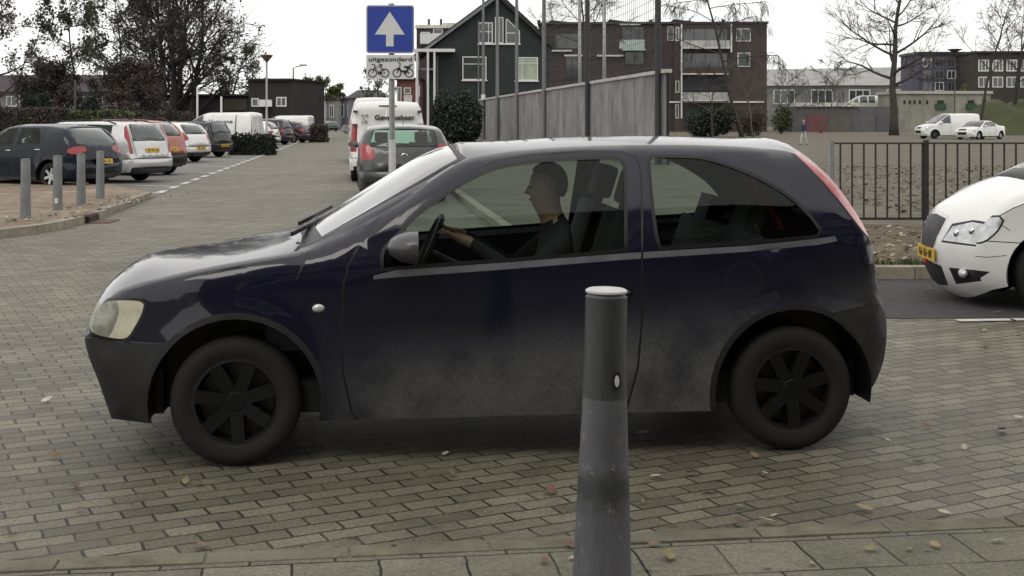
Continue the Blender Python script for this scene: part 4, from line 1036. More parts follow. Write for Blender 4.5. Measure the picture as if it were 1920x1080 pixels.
# --- ball court wall with tall net poles, running along the street
pA = Vector((*at(1252, 58.5), 0)); pB = Vector((*at(901, 24), 0))
wd = (pB-pA).normalized(); wl = (pB-pA).length; wz = math.atan2(wd.y, wd.x)
WH = 3.17
wall = thing('court_wall', 'tall grey brown panelled court wall with pale coping running away behind the car', 'wall', (pA.x, pA.y, 0), wz)
M_wall = mat('weathered_panels', (.215, .203, .202), .9, var=.42, scale=.9, bump=.3, bscale=14, stretch=(1, 1, .6))
NP = 13
for i in range(NP):
    a0 = wl*i/NP; a1 = wl*(i+1)/NP; b = MB(); b.box(a0+.035, -.06, .02, a1-.035, .06, WH-.12, 0)
    rp = random.Random(i)
    if rp.random() < .35:
        c0 = a0+(a1-a0)*rp.uniform(.3, .7); b.box(c0-.03, .0, .1, c0+.03, .075, WH-.13, 0)
    b.build('panel', M_wall, wall)
b = MB(); b.box(-.05, -.03, 0, wl+.05, .03, WH-.125); b.build('backing', M_['trim'], wall)
b = MB(); b.box(-.1, -.12, WH-.118, wl+.1, .13, WH); b.build('coping', mat('pale_coping', (.46, .44, .42), .8, var=.3, scale=4), wall)
for i, px_ in enumerate((1245, 1110, 1027, 975, 938, 911)):
    # along the wall line: the pole stands just in front of it
    A = pA; k = (px_-960)/F
    t = (k*A.y-A.x)/(wd.x-k*wd.y); P0 = A+wd*t+Vector((wd.y, -wd.x, 0))*(-.20)
    b = MB(); hh = 13.0
    b.tube([(0, 0, -.1), (0, 0, hh*.5), (0, 0, hh)], [.105+.05*(i > 3), .10, .085], 12)
    p = b.build('net_pole', M_['darkpole'] if i in (0, 1) else M_['pole'], smooth=True, autosmooth=50); p.location = (P0.x, P0.y, 0)
    tag(p, ['nearest tall dark net pole at the near end of the court wall', 'second tall dark net pole along the court wall from the near end', 'third tall net pole of the court wall, right of the dark house', 'tall net pole in front of the right half of the dark house gable', 'tall slim net pole in front of the dark house gable peak', 'last and thickest tall net pole at the far end of the court wall'][i], 'net pole', 'tall net poles along the court wall')
    if i == 5:
        b = MB(); b.box(-.16, -.24, 3.05, .16, -.17, 3.45); s_ = b.build('sticker', M_['whitepaint'], p)
# lighter lamp columns rising behind the wall
for (px_, s_, lab) in ((1133, 33, 'pale slim post standing behind the court wall right of the second net pole'), (1087, 30, 'pale slim post standing behind the court wall left of the second net pole')):
    x, y = at(px_, s_); b = MB(); b.tube([(0, 0, 0), (0, 0, 9.2)], [.13, .09], 10); p = b.build('lighting_post', M_['zinc'], smooth=True); p.location = (x, y, .1); tag(p, lab, 'post')
# ball net hung between the two nearest poles and the next
M_net = mat('net_cord', (.05, .055, .05), .8)
def net(i0, i1, lab, z0, z1, step):
    ps = []
    for px_ in (i0, i1):
        k = (px_-960)/F; t = (k*pA.y-pA.x)/(wd.x-k*wd.y); ps.append(pA+wd*t+Vector((wd.y, -wd.x, 0))*(-.20))
    a, c = ps; ln_ = (c-a).length; n = int(ln_/step); b = MB(); rr = .008
    for k in range(n+1):
        p = a.lerp(c, k/n); b.tube([(p.x, p.y, z0), (p.x, p.y, z1)], rr, 3, cap=False)
    m = int((z1-z0)/step)
    for k in range(m+1):
        z = z0+(z1-z0)*k/m; pts = []
        for j in range(9):
            t = j/8; p = a.lerp(c, t); pts.append((p.x, p.y, z-.5*4*t*(1-t)*(k/m)))
        b.tube(pts, rr, 3, cap=False)
    o = b.build('ball_net', M_net); tag(o, lab, 'net', 'ball nets between the tall poles'); return o
net(1245, 1110, 'dark ball net between the two nearest tall poles', WH+.1, 12.6, .32)
net(1110, 1027, 'dark ball net between the second and third tall poles', WH+.1, 12.6, .36)

# --- dark green gabled house
s_h = 21.5
hx0, hy0 = at(905, s_h)
house = thing('gabled_house', 'dark green timber house with a tall gable and white window frames', 'house', (hx0, hy0, 0), R(3))
M_dk = brick_mat('dark_cladding', (.012, .020, .021), (.017, .026, .026), (.006, .009, .009), 3, .18, .012, vertical=True, big=.25, spots=.1, bump=.5, rough=.75)
M_roof = brick_mat('dark_roof_tiles', (.028, .027, .03), (.04, .038, .04), (.012, .012, .012), .3, .35, .03, big=.2, spots=.15, bump=.6)
e = lambda px: (px-905)/s_h
zt = lambda py: zz(py, s_h)
pk = (e(934), zt(-6)); le = (e(786), zt(104)); re = (e(1032), zt(84)); base_l, base_r = e(800), e(1031)
b = MB(); D = 9.0
gab = [(base_l, 0), (base_r, 0), (re[0], re[1]), pk, (le[0]+.6, le[1]+.15), (base_l, zt(122))]
n = len(gab); b.add([(x, 0, z) for x, z in gab]+[(x, D, z) for x, z in gab], [tuple(range(n)), tuple(range(2*n-1, n-1, -1))]+[((i+1) % n, i, n+i, n+(i+1) % n) for i in range(n)])
b.build('wall', M_dk, house)
for (a, c, nm) in ((le, pk, 0), (re, pk, 1)):
    b = MB(); v = Vector((c[0]-a[0], 0, c[1]-a[1])); t = v.normalized(); nn = Vector((-t.z, 0, t.x)); nn = nn if nn.z > 0 else -nn
    p0 = Vector((a[0], 0, a[1]))-t*.5; p1 = Vector((c[0], 0, c[1]))
    vs = [p0, p1, p1+nn*.28, p0+nn*.28]; vs = [w+nn*.02 for w in vs]
    b.add([w+Vector((0, -.5, 0)) for w in vs]+[w+Vector((0, D+.4, 0)) for w in vs], [(0, 1, 2, 3), (7, 6, 5, 4), (0, 4, 5, 1), (1, 5, 6, 2), (2, 6, 7, 3), (3, 7, 4, 0)])
    ro = b.build('roof', M_roof, house)
    b = MB(); b.add([w+Vector((0, -.56, 0))-nn*.06 for w in (p0, p1, p1+nn*.24, p0+nn*.24)]+[w+Vector((0, -.503, 0))-nn*.06 for w in (p0, p1, p1+nn*.24, p0+nn*.24)], [(0, 1, 2, 3), (7, 6, 5, 4), (0, 4, 5, 1), (1, 5, 6, 2), (2, 6, 7, 3), (3, 7, 4, 0)])
    b.build('bargeboard', M_['trim'] if nm else M_['pole'], ro)
W = lambda x0, x1, y0, y1, **k: window(house, e(x0), e(x1), zt(y1), zt(y0), 0, **k)
W(867, 912, 106, 150, hbars=(.68,), sill=True)
W(966, 1009, 107, 151, hbars=(.74,), bars=(.3,), sill=True, pane=mat('pale_blind', (.34, .40, .30), .3, coat=.6, var=.25, scale=1))  # right pane in a pale greenish colour, not glowing
W(897, 924, 42, 81, bars=(.33, .7), hbars=(.55,)); W(928, 944, 32, 81, bars=(.5,), fr=.07)
# slanted gable light right of the middle
b = MB(); tri = [(e(949), zt(81)), (e(974), zt(81)), (e(974), zt(58)), (e(951), zt(36)), (e(949), zt(36))]
ip = [(e(952), zt(78.5)), (e(971.5), zt(78.5)), (e(971.5), zt(59)), (e(952), zt(42))]
Mw = Matrix.Translation((0, -.06, 0)) @ Matrix.Rotation(R(90), 4, 'X')
gl = MB(); gl.prism(tri, Matrix.Translation((0, -.004, 0)) @ Matrix.Rotation(R(90), 4, 'X'), .02)
b2 = MB()
tp = tri+[tri[0]]
for a, c in zip(tp[:-1], tp[1:]): b2.beam((a[0], -.045, a[1]), (c[0], -.045, c[1]), .09, .08)
b2.beam((e(949), -.045, zt(62)), (e(974), -.045, zt(62)), .08, .08)
wf = b2.build('window', M_['whitepaint'], house); gl.build('pane', M_['winglass'], wf)
b = MB(); b.box(e(895), -.14, zt(84), e(976), -.004, zt(81.2)); b.build('sill', M_['whitepaint'], house)
b = MB(); b.tube([(e(820), -.10, zt(105)), (e(820), -.10, .1)], .07, 8); b.tube([(e(897), -.10, zt(38)), (e(897), -.10, .1)], .07, 8); b.build('downpipe', M_['pole'], house)
# entrance wing with flat white fascia and a balcony rail
b = MB(); b.box(e(778), -1.6, zt(99), e(853), -.02, zt(93.5)); b.add([(e(852), -1.6, zt(99)), (e(858), -1.6, zt(90)), (e(858), -1.4, zt(90)), (e(852), -1.4, zt(99))], [(0, 1, 2, 3)]); b.build('porch_roof', M_['whitepaint'], house)
b = MB()
for px_ in (783, 803, 815): b.tube([(e(px_), -1.5, zt(99)), (e(px_), -1.5, .1)], .10, 8)
b.build('porch_posts', M_['whitepaint'], house)
b = MB(); b.box(e(790), -1.55, zt(133), e(815), -.02, zt(129.5)); b.box(e(784), -1.5, zt(108), e(787.5), -.02, zt(133)); b.build('balcony', M_['pole'], house)
b = MB(); b.box(e(780), -1.3, .1, e(786), -.3, zt(150)); b.box(e(781), -1.35, zt(182), e(788), -1.302, zt(161)); b.build('letter_board', M_['whitepaint'], house)

# --- flat roofed block behind it on the left with a white top balcony
s2 = 16.5; bx0, by0 = at(784, s2)
fb = thing('flat_roofed_block', 'pale flat roofed block with a white top balcony peeping out left of the dark gable', 'building', (bx0, by0, 0), 0)
z2 = lambda py: zz(py, s2); e2 = lambda px: (px-784)/s2
M_brick = brick_mat('purple_brick', (.058, .042, .046), (.078, .056, .058), (.05, .042, .04), .24, .08, .01, vertical=True, big=.15, spots=.2, bump=.3)
M_brown = brick_mat('brown_brick', (.066, .048, .042), (.085, .061, .052), (.05, .042, .038), .24, .08, .01, vertical=True, big=.15, spots=.2, bump=.3)
b = MB(); b.box(e2(781), 0, 0, e2(905), 9, z2(53)); b.build('wall', M_brick, fb)
b = MB(); b.box(e2(779), -.3, z2(52.9), e2(838), 9.2, z2(47)); b.box(e2(830), -.1, z2(52.8), e2(862), 9.1, z2(43)); b.build('roof_edge', M_['offwhite'], fb)
b = MB(); b.box(e2(789), -1.2, z2(83), e2(832), -.02, z2(64)); b.build('balcony', M_['whitepaint'], fb)
window(fb, e2(789), e2(806), z2(84), z2(60), 0, bars=(.5,)); window(fb, e2(812), e2(830), z2(64), z2(54), 0)
for px_ in (802, 825):
    b = MB(); b.tube([(e2(px_), 2, z2(48)), (e2(px_), 2, z2(33))], .13, 6); b.build('flue', M_['trim'], fb)

# --- brick apartment block
s3 = 15.0; ax0, ay0 = at(1020, s3)
ap = thing('apartment_block', 'four storey purple brown brick apartment block with white balconies behind the court wall', 'building', (ax0, ay0, 0), R(-2.5))
e3 = lambda px: (px-1020)/s3; z3 = lambda py: zz(py, s3)
b = MB(); b.box(e3(1010), 0, 0, e3(1262), 11, z3(46)); b.build('wall', M_brick, ap)
b = MB(); b.box(e3(1262)+.004, -.35, 0, e3(1434), 11, z3(46.5)); b.build('wall', M_brown, ap)
b = MB(); b.box(e3(1008), -.5, z3(45.9), e3(1437), 11.2, z3(42)); b.build('roof', mat('roof_felt', (.05, .05, .052), .9), ap)
for x0, x1, yb in ((1026, 1076, 37), (1136, 1188, 36), (1255, 1312, 36)):   # low slanted roof lights
    b = MB(); a0, a1 = e3(x0), e3(x1)
    b.add([(a0, .5, z3(42)), (a1, .5, z3(41.9)), (a0+.5, .5, z3(yb)), (a0, 4, z3(42)), (a1, 4, z3(41.9)), (a0+.5, 4, z3(yb))], [(0, 1, 2), (5, 4, 3), (0, 3, 4, 1), (1, 4, 5, 2), (2, 5, 3, 0)])
    b.build('roof_light', M_['trim'], ap)
for px_ in (1010, 1221, 1357):
    b = MB(); b.tube([(e3(px_), 1.5, z3(44)), (e3(px_), 1.5, z3(36))], .22, 8); b.build('vent_pipe', M_['trim'], ap)
WA = lambda x0, x1, y0, y1, y=-.35, **k: window(ap, e3(x0), e3(x1), z3(y1), z3(y0), y, **k)
WA(1377, 1404, 55, 79, bars=(.35,)); WA(1380, 1403, 100, 126, bars=(.0,)); WA(1250, 1262, 50, 77, y=0); 
WA(1257+8, 1272, 52, 78); WA(1259+6, 1272, 152, 174); WA(1259+6, 1271, 195, 222)
WA(1278, 1362, 54, 78, bars=(.25, .5, .75), mframe='trim'); WA(1278, 1362, 100, 130, bars=(.2, .5, .8), mframe='trim', pane='winglass'); WA(1278, 1362, 147, 172, bars=(.3, .62), mframe='trim'); 
WA(1280, 1365, 197, 238, bars=(.3, .6), mframe='trim')
for (x0, x1, y0, y1, mk) in ((1276, 1364, 78, 93, 'offwhite'), (1276, 1364, 128, 141, 'brown'), (1276, 1364, 174, 190, 'offwhite')):
    b = MB(); a0, a1 = e3(x0), e3(x1); b.box(a0, -1.6, z3(y1), a1, -.36, z3(y1)+.16, 1)
    n = 6
    for k in range(n):
        q0 = a0+(a1-a0)*k/n+.02; q1 = a0+(a1-a0)*(k+1)/n-.02; b.box(q0, -1.62, z3(y1)+.17, q1, -1.56, z3(y0), 0)
    b.box(a0, -1.56, z3(y1)+.17, a0+.06, -.36, z3(y0), 0); b.box(a1-.06, -1.56, z3(y1)+.17, a1, -.36, z3(y0), 0)
    b.build('balcony', [M_brown if mk == 'brown' else mat('balcony_panel', (.42, .42, .40), .7, var=.35, scale=.9), M_['whitepaint']], ap)
b = MB(); b.box(e3(1245), -.52, z3(193), e3(1428), -.36, z3(190)); b.build('string_course', M_['whitepaint'], ap)
b = MB(); 
for px_ in (1274.5, 1366): b.box(e3(px_)-.09, -1.7, z3(222 if px_ < 1300 else 100), e3(px_)+.09, -1.62, z3(48))
b.build('downpipe', M_['whitepaint'], ap)
b = MB(); b.box(e3(1166), -1.2, z3(96), e3(1209), -.02, z3(93)); b.box(e3(1160), -1.2, z3(92.8), e3(1207), -1.1, z3(76))
b.build('balcony', mat('balcony_glass', (.40, .47, .45), .35, coat=.5, var=.2, scale=2), ap)
WA(1165, 1207, 50, 76, y=0, bars=(.4, .8), mframe='trim'); WA(1170, 1207, 97, 122, y=0, bars=(.5,), mframe='trim'); WA(1040, 1085, 62, 92, y=0, bars=(.5,), mframe='trim'); WA(1060, 1090, 104, 150, y=0, bars=(.4,), mframe='trim')
b = MB()
for x0, x1, yy_ in ((1034, 1072, 95), (1058, 1106, 104), (1119, 1168, 104.5), (1162, 1200, 46)): b.box(e3(x0), -.5, z3(yy_+2), e3(x1), -.004, z3(yy_-1))
b.build('canopies', M_['whitepaint'], ap)

# --- dark flat building, left of the street
s4 = 24.0; dx0, dy0 = at(466, s4)
db = thing('flat_roofed_building', 'dark brown flat roofed building beyond the left row of cars', 'building', (dx0, dy0, 0), R(-8))
e4 = lambda px: (px-466)/s4; z4 = lambda py: zz(py, s4)
M_dkb = mat('dark_render', (.022, .018, .018), .85, var=.3, scale=.5)
b = MB(); b.box(e4(466), 0, 0, e4(549), 9, z4(151)); b.build('wall', M_dkb, db)
b = MB(); b.box(e4(463), -.3, z4(150.9), e4(552), 9.2, z4(147.5)); b.build('roof', M_['trim'], db)
b = MB(); b.box(e4(490), -.7, z4(200), e4(512), -.004, z4(187)); b.build('sign_board', M_['offwhite'], db)
window(db, e4(520), e4(540), z4(200), z4(182), 0, bars=(.5,)); window(db, e4(472), e4(486), z4(200), z4(184), 0)
s5 = 23; lx0, ly0 = at(280, s5)
lb = thing('low_hall', 'long low dark hall with flat roof behind the big bare tree', 'building', (lx0, ly0, 0), 0)
e5 = lambda px: (px-280)/s5; z5 = lambda py: zz(py, s5)
b = MB(); b.box(e5(270), 0, 0, e5(466), 10, z5(180)); b.build('wall', mat('hall_brick', (.024, .02, .018), .9, var=.3, scale=.6), lb)
b = MB(); b.box(e5(268), -.4, z5(179.9), e5(468), 10.2, z5(176.5)); b.build('roof', M_['trim'], lb)
b = MB(); b.box(e5(420), -.08, z5(207), e5(464), -.004, z5(185)); b.build('shutter', mat('brown_shutter', (.06, .05, .035), .7, var=.2), lb)
window(lb, e5(300), e5(330), z5(212), z5(190), 0, bars=(.3, .6))
# sheds behind the far left cars
s6 = 20; sx0, sy0 = at(0, s6)
sb = thing('long_house_row', 'pale row of low houses with dark roof seen through the trees on the far left', 'building', (sx0, sy0, 0), 0)
e6 = lambda px: px/s6; z6 = lambda py: zz(py, s6)
b = MB(); b.box(e6(-90), 0, 0, e6(268), 8, z6(172)); b.build('wall', mat('greyish_render', (.20, .18, .19), .85, var=.5, scale=.35), sb)
b = MB(); a0, a1 = e6(-95), e6(272); b.add([(a0, -.5, z6(172)), (a1, -.5, z6(172)), (a1, 4, z6(138)), (a0, 4, z6(138)), (a0, 8.5, z6(172)), (a1, 8.5, z6(172))], [(0, 1, 2, 3), (3, 2, 5, 4), (0, 3, 4), (1, 5, 2)]); b.build('roof', mat('purple_tiles', (.05, .038, .045), .85, var=.3, scale=.8), sb)
for k in range(9): window(sb, e6(-60+36*k), e6(-40+36*k), z6(200), z6(180), 0, bars=(.5,))
# --- far end of the street: little white houses
for i, (x0, x1, y0, py, s_, mk, lab) in enumerate(((562, 600, 187, 244, 12.6, 'offwhite', 'small white flat roofed house at the end of the street, left of the grey one'), (600, 630, 188, 243, 12.2, 'zincw', 'small grey flat roofed house between white ones at the street end'), (629, 668, 187, 243, 11.8, 'bluish', 'bluish low house at the far end of the street'))):
    cx, cy = at(x0, s_); w = (x1-x0)/s_; zt_ = zz(y0, s_)
    hh = thing('distant_house', lab, 'house', (cx, cy, 0), 0, 'small houses at the end of the street')
    mm = M_['offwhite'] if mk == 'offwhite' else (mat('grey_house', (.22, .22, .215), .8, var=.2) if mk == 'zincw' else mat('bluish_house', (.13, .13, .17), .8, var=.25))
    b = MB(); b.box(0, 0, 0, w-.02, 7, zt_); b.build('wall', mm, hh)
    b = MB(); b.box(-.2, -.3, zt_+.003, w+.15, 7.2, zt_+.35); b.build('roof', M_['trim'], hh)
    for k in range(2): window(hh, w*(.12+.45*k), w*(.42+.45*k), zt_*.42, zt_*.85, 0, bars=(.5,), fr=.12)
cx, cy = at(652, 13); hh = thing('pitched_house', 'grey house with a pitched roof rising behind the white vans', 'house', (cx, cy, 0), 0)
b = MB(); w = 62/13; b.box(0, 0, 0, w, 6, zz(183, 13)); b.build('wall', mat('pitched_wall', (.16, .155, .16), .85, var=.2), hh)
b = MB(); z0_, z1_ = zz(184, 13), zz(168, 13); b.add([(-.4, -.4, z0_), (w+.4, -.4, z0_), (w*.95, 3, z1_), (w*.22, 3, z1_), (-.4, 6.4, z0_), (w+.4, 6.4, z0_)], [(0, 1, 2, 3), (3, 2, 5, 4), (0, 3, 4), (1, 5, 2)]); b.build('roof', mat('grey_tiles', (.06, .058, .06), .85, var=.25, scale=1.5), hh)
b = MB(); b.box(w*.3, -.45, zz(187, 13), w*.98, -.35, zz(184, 13)); b.build('gutter', M_['whitepaint'], hh)
cx, cy = at(744, 17); hh = thing('brick_house', 'red brick house with white doors behind the tall white van', 'house', (cx, cy, 0), 0)
b = MB(); w = 44/17; b.box(0, 0, 0, w, 6, zz(150, 17)); b.build('wall', mat('reddish_brick', (.13, .05, .045), .9, var=.35, scale=1.2), hh)
b = MB(); b.box(-.2, -.3, zz(149.9, 17), w+.2, 6.2, zz(146, 17)); b.build('roof', M_['trim'], hh)
window(hh, w*.02, w*.2, .2, zz(163, 17), 0); window(hh, w*.3, w*.65, zz(195, 17), zz(178, 17), 0, pane='offwhite'); window(hh, w*.3, w*.6, zz(176, 17), zz(164, 17), 0)

# --- right: dike of grey halls, concrete bunker like building, garages, upper blocks
s7 = 9.0; gx0, gy0 = at(1430, s7)
gh = thing('long_hall', 'very long pale grey hall roof closing the view on the right', 'building', (gx0, gy0, 0), R(-2))
e7 = lambda px: (px-1430)/s7; z7 = lambda py: zz(py, s7)
b = MB(); b.box(e7(1415), 0, 0, e7(1960), 20, z7(160)); b.build('wall', mat('hall_wall', (.17, .165, .16), .9, var=.5, scale=.12), gh)
b = MB(); a0, a1 = e7(1400), e7(1980); b.add([(a0, -.6, z7(161)), (a1, -.6, z7(159)), (a1, 12, z7(117)), (a0, 12, z7(127)), (a0, 24, z7(150)), (a1, 24, z7(150))], [(0, 1, 2, 3), (3, 2, 5, 4), (0, 3, 4), (1, 5, 2)])
b.build('roof', mat('pale_roof_sheet', (.30, .285, .275), .85, var=.25, scale=.3, stretch=(1, 1, 4)), gh)
for k in range(7): window(gh, e7(1450+70*k), e7(1490+70*k), z7(195), z7(168), 0, bars=(.33, .66), fr=.2)
s8 = 14.5; cx0, cy0 = at(1683, s8)
cb = thing('concrete_building', 'low grey concrete building with small openings and green hatches behind the white van', 'building', (cx0, cy0, 0), R(2))
e8 = lambda px: (px-1683)/s8; z8 = lambda py: zz(py, s8)
b = MB(); b.box(e8(1683), 0, 0, e8(1860), 8, z8(176)); b.build('wall', mat('stained_concrete', (.235, .225, .195), .9, var=.30, scale=.8, stretch=(1, 1, .4)), cb)
b = MB(); b.box(e8(1680), -.25, z8(175.9), e8(1863), 8.2, z8(170.5)); b.build('roof', mat('concrete_edge', (.40, .38, .34), .85, var=.2), cb)
for px_ in (1696, 1706, 1715, 1725, 1739): window(cb, e8(px_)-.13, e8(px_)+.13, z8(195), z8(188), 0, mframe='trim', fr=.04, name='opening', pane='trim')
for px_ in (1764, 1822):
    b = MB(); b.box(e8(px_)-.65, -.35, z8(205), e8(px_)+.65, -.004, z8(194)); b.build('hatch', mat('green_hatch', (.02, .07, .03), .7, var=.3), cb)
    b = MB(); b.box(e8(px_)-.35, -.3, z8(193.8), e8(px_)+.35, -.004, z8(188)); b.build('lamp_box', M_['trim'], cb)
window(cb, e8(1849)-.15, e8(1849)+.15, z8(195), z8(186), 0, mframe='trim', fr=.04, name='opening', pane='trim')
s9 = 15.5; wx0, wy0 = at(1490, s9)
gg = thing('garage_row', 'low grey garage row with a white roof edge and a faded red door', 'building', (wx0, wy0, 0), 0)
e9 = lambda px: (px-1490)/s9; z9 = lambda py: zz(py, s9)
b = MB(); b.box(e9(1486), 0, 0, e9(1685), 6, z9(200)); b.build('wall', mat('garage_grey', (.105, .10, .102), .9, var=.25, scale=.4), gg)
b = MB(); b.box(e9(1492), -.3, z9(199.8), e9(1610), 6, z9(192.5)); b.build('roof', M_['offwhite'], gg)
for x0, x1, mk in ((1512, 1552, (.15, .055, .06)), (1556, 1596, (.10, .095, .085)), (1600, 1640, (.10, .10, .10)), (1644, 1676, (.085, .08, .09))):
    b = MB(); b.box(e9(x0), -.06, .1, e9(x1), -.004, z9(215)); b.build('garage_door', mat('garage_door_paint', mk, .7, var=.15, scale=1), gg)
s10 = 11.5; ux0, uy0 = at(1722, s10)
ub = thing('blue_block', 'bluish purple block of flats above the concrete building on the right', 'building', (ux0, uy0, 0), R(1))
e10 = lambda px: (px-1722)/s10; z10 = lambda py: zz(py, s10)
b = MB(); b.box(e10(1722), 0, 0, e10(1822), 9, z10(102)); b.build('wall', mat('bluish_wall', (.075, .07, .105), .8, var=.35, scale=.2), ub)
b = MB(); b.box(e10(1719), -.4, z10(101.8), e10(1824), 9.2, z10(97)); b.build('roof', M_['trim'], ub)
for r_ in range(3):
    for c_ in range(4): window(ub, e10(1730+23*c_), e10(1747+23*c_), z10(126+22*r_), z10(110+22*r_), 0, bars=(.5,), fr=.12, mframe='whitepaint' if (r_+c_) % 3 == 0 else 'pole')
s11 = 12.0; vx0, vy0 = at(1826, s11)
vb = thing('dark_block', 'dark building with white window bands at the far right edge', 'building', (vx0, vy0, 0), R(-2))
e11 = lambda px: (px-1826)/s11; z11 = lambda py: zz(py, s11)
b = MB(); b.box(e11(1826), 0, 0, e11(1990), 10, z11(100)); b.build('wall', mat('dark_brown_wall', (.045, .036, .030), .85, var=.3, scale=.3), vb)
b = MB(); b.box(e11(1822), -.5, z11(99.8), e11(1992), 10, z11(96)); b.build('roof', M_['trim'], vb)
for c_ in range(5): window(vb, e11(1834+26*c_), e11(1854+26*c_), z11(134), z11(112), 0, bars=(.33, .66), fr=.18)
for c_ in range(5): window(vb, e11(1834+26*c_), e11(1854+26*c_), z11(164), z11(144), 0, bars=(.5,), fr=.14)
# grassy bank at the right end
b = MB(); s12 = 20; N = 12; vs = []; fs = []
for i in range(N+1):
    for j in range(7):
        px_ = 1856+(2060-1856)*i/N; t = j/6; x = (px_-960)/s12; y = F/s12+8*t+.4*math.sin(i*1.7+j); z = .1+3.6*min(1, i/2.0+.08)*math.sin(t*math.pi/2)*(.9+.1*math.sin(i*2.1)); vs.append((x, y, z))
for i in range(N):
    for j in range(6): a = i*7+j; fs.append((a, a+7, a+8, a+1))
b.add(vs, fs); struct(b.build('grass_bank', mix_mat('bank_grass', [(.030, .038, .014), (.052, .062, .022), (.068, .066, .030)], .6), smooth=True))
# light blue estate standing above the garages
simple_car('camper_van', 'pale blue van parked behind the garage row on the right', 'van', 'silver', 5.2, 2.3, 'van', (at(1578, 13.6)[0], at(1578, 13.6)[1], 2.6), R(4), .95, None,
           spans=[(1.3, 2.0, 0, 0), (2.3, 3.3, 0, 0), (3.5, 4.4, 0, 0)], cowl=(.95, 1.2), belt0=1.3, beltk=0, tails='none', plate=None, glass='glassdark', inside=False)
slab('terrace', [(at(1488, 13.9)[0], at(1488, 13.9)[1]-2), (at(1700, 13.9)[0], at(1700, 13.9)[1]-2), (at(1700, 13)[0], at(1700, 12.4)[1]), (at(1488, 13)[0], at(1488, 12.4)[1])], 0, 2.6, M_mud)

# unseen brick house row, added to shade the near ground
rb = thing('shade_house_row', 'unseen dark brick house row added behind the viewpoint to shade the near ground', 'building', (-4, -5.5, 0), R(7))
b = MB(); b.box(0, -9, 0, 62, 0, 11.4); b.build('wall', brick_mat('near_brick', (.09, .055, .042), (.13, .08, .06), (.12, .11, .10), .22, .07, .01, vertical=True), rb)
b = MB(); b.add([(-.5, .5, 11.4), (62.5, .5, 11.4), (62.5, -4.5, 15), (-.5, -4.5, 15), (-.5, -9.5, 11.4), (62.5, -9.5, 11.4)], [(0, 1, 2, 3), (3, 2, 5, 4), (0, 3, 4), (1, 5, 2)]); b.build('roof', M_roof, rb)
for k in range(10):
    for z in (1.0, 4.6, 8.2): window(rb, 2+6*k, 4.6+6*k, z, z+1.7, 0, bars=(.5,), sgn=1)
# ------------------------------------------------------------------ street furniture
# near bollard
def banded_paint():
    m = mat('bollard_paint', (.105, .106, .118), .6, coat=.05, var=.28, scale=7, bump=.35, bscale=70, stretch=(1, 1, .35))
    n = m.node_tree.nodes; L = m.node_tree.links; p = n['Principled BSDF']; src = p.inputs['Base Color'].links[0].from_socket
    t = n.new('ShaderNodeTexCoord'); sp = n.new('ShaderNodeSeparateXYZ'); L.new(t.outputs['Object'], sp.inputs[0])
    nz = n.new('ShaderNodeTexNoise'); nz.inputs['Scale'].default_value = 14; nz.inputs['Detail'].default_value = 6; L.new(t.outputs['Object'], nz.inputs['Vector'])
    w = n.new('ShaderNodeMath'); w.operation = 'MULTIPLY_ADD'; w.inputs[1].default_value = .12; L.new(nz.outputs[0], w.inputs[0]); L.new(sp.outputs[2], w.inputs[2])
    r = n.new('ShaderNodeValToRGB'); e = r.color_ramp.elements; e[0].position = .34; e[0].color = (0, 0, 0, 1); e[1].position = .41; e[1].color = (1, 1, 1, 1)  # noise-edged dark band around the lower shaft
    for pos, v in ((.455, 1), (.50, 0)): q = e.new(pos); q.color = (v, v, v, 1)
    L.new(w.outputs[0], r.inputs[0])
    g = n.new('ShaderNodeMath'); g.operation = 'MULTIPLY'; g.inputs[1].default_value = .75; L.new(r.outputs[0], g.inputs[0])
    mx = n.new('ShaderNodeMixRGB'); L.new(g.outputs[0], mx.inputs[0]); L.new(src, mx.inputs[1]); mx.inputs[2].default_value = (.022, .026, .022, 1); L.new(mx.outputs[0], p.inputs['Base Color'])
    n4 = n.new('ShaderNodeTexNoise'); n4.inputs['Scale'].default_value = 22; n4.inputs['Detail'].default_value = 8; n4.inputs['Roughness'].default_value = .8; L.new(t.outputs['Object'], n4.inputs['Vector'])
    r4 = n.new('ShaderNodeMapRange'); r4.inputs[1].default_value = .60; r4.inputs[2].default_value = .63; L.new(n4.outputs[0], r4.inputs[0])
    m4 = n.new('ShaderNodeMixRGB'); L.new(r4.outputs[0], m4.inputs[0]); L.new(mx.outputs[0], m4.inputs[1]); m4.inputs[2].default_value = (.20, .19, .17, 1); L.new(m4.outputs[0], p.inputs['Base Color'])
    return m
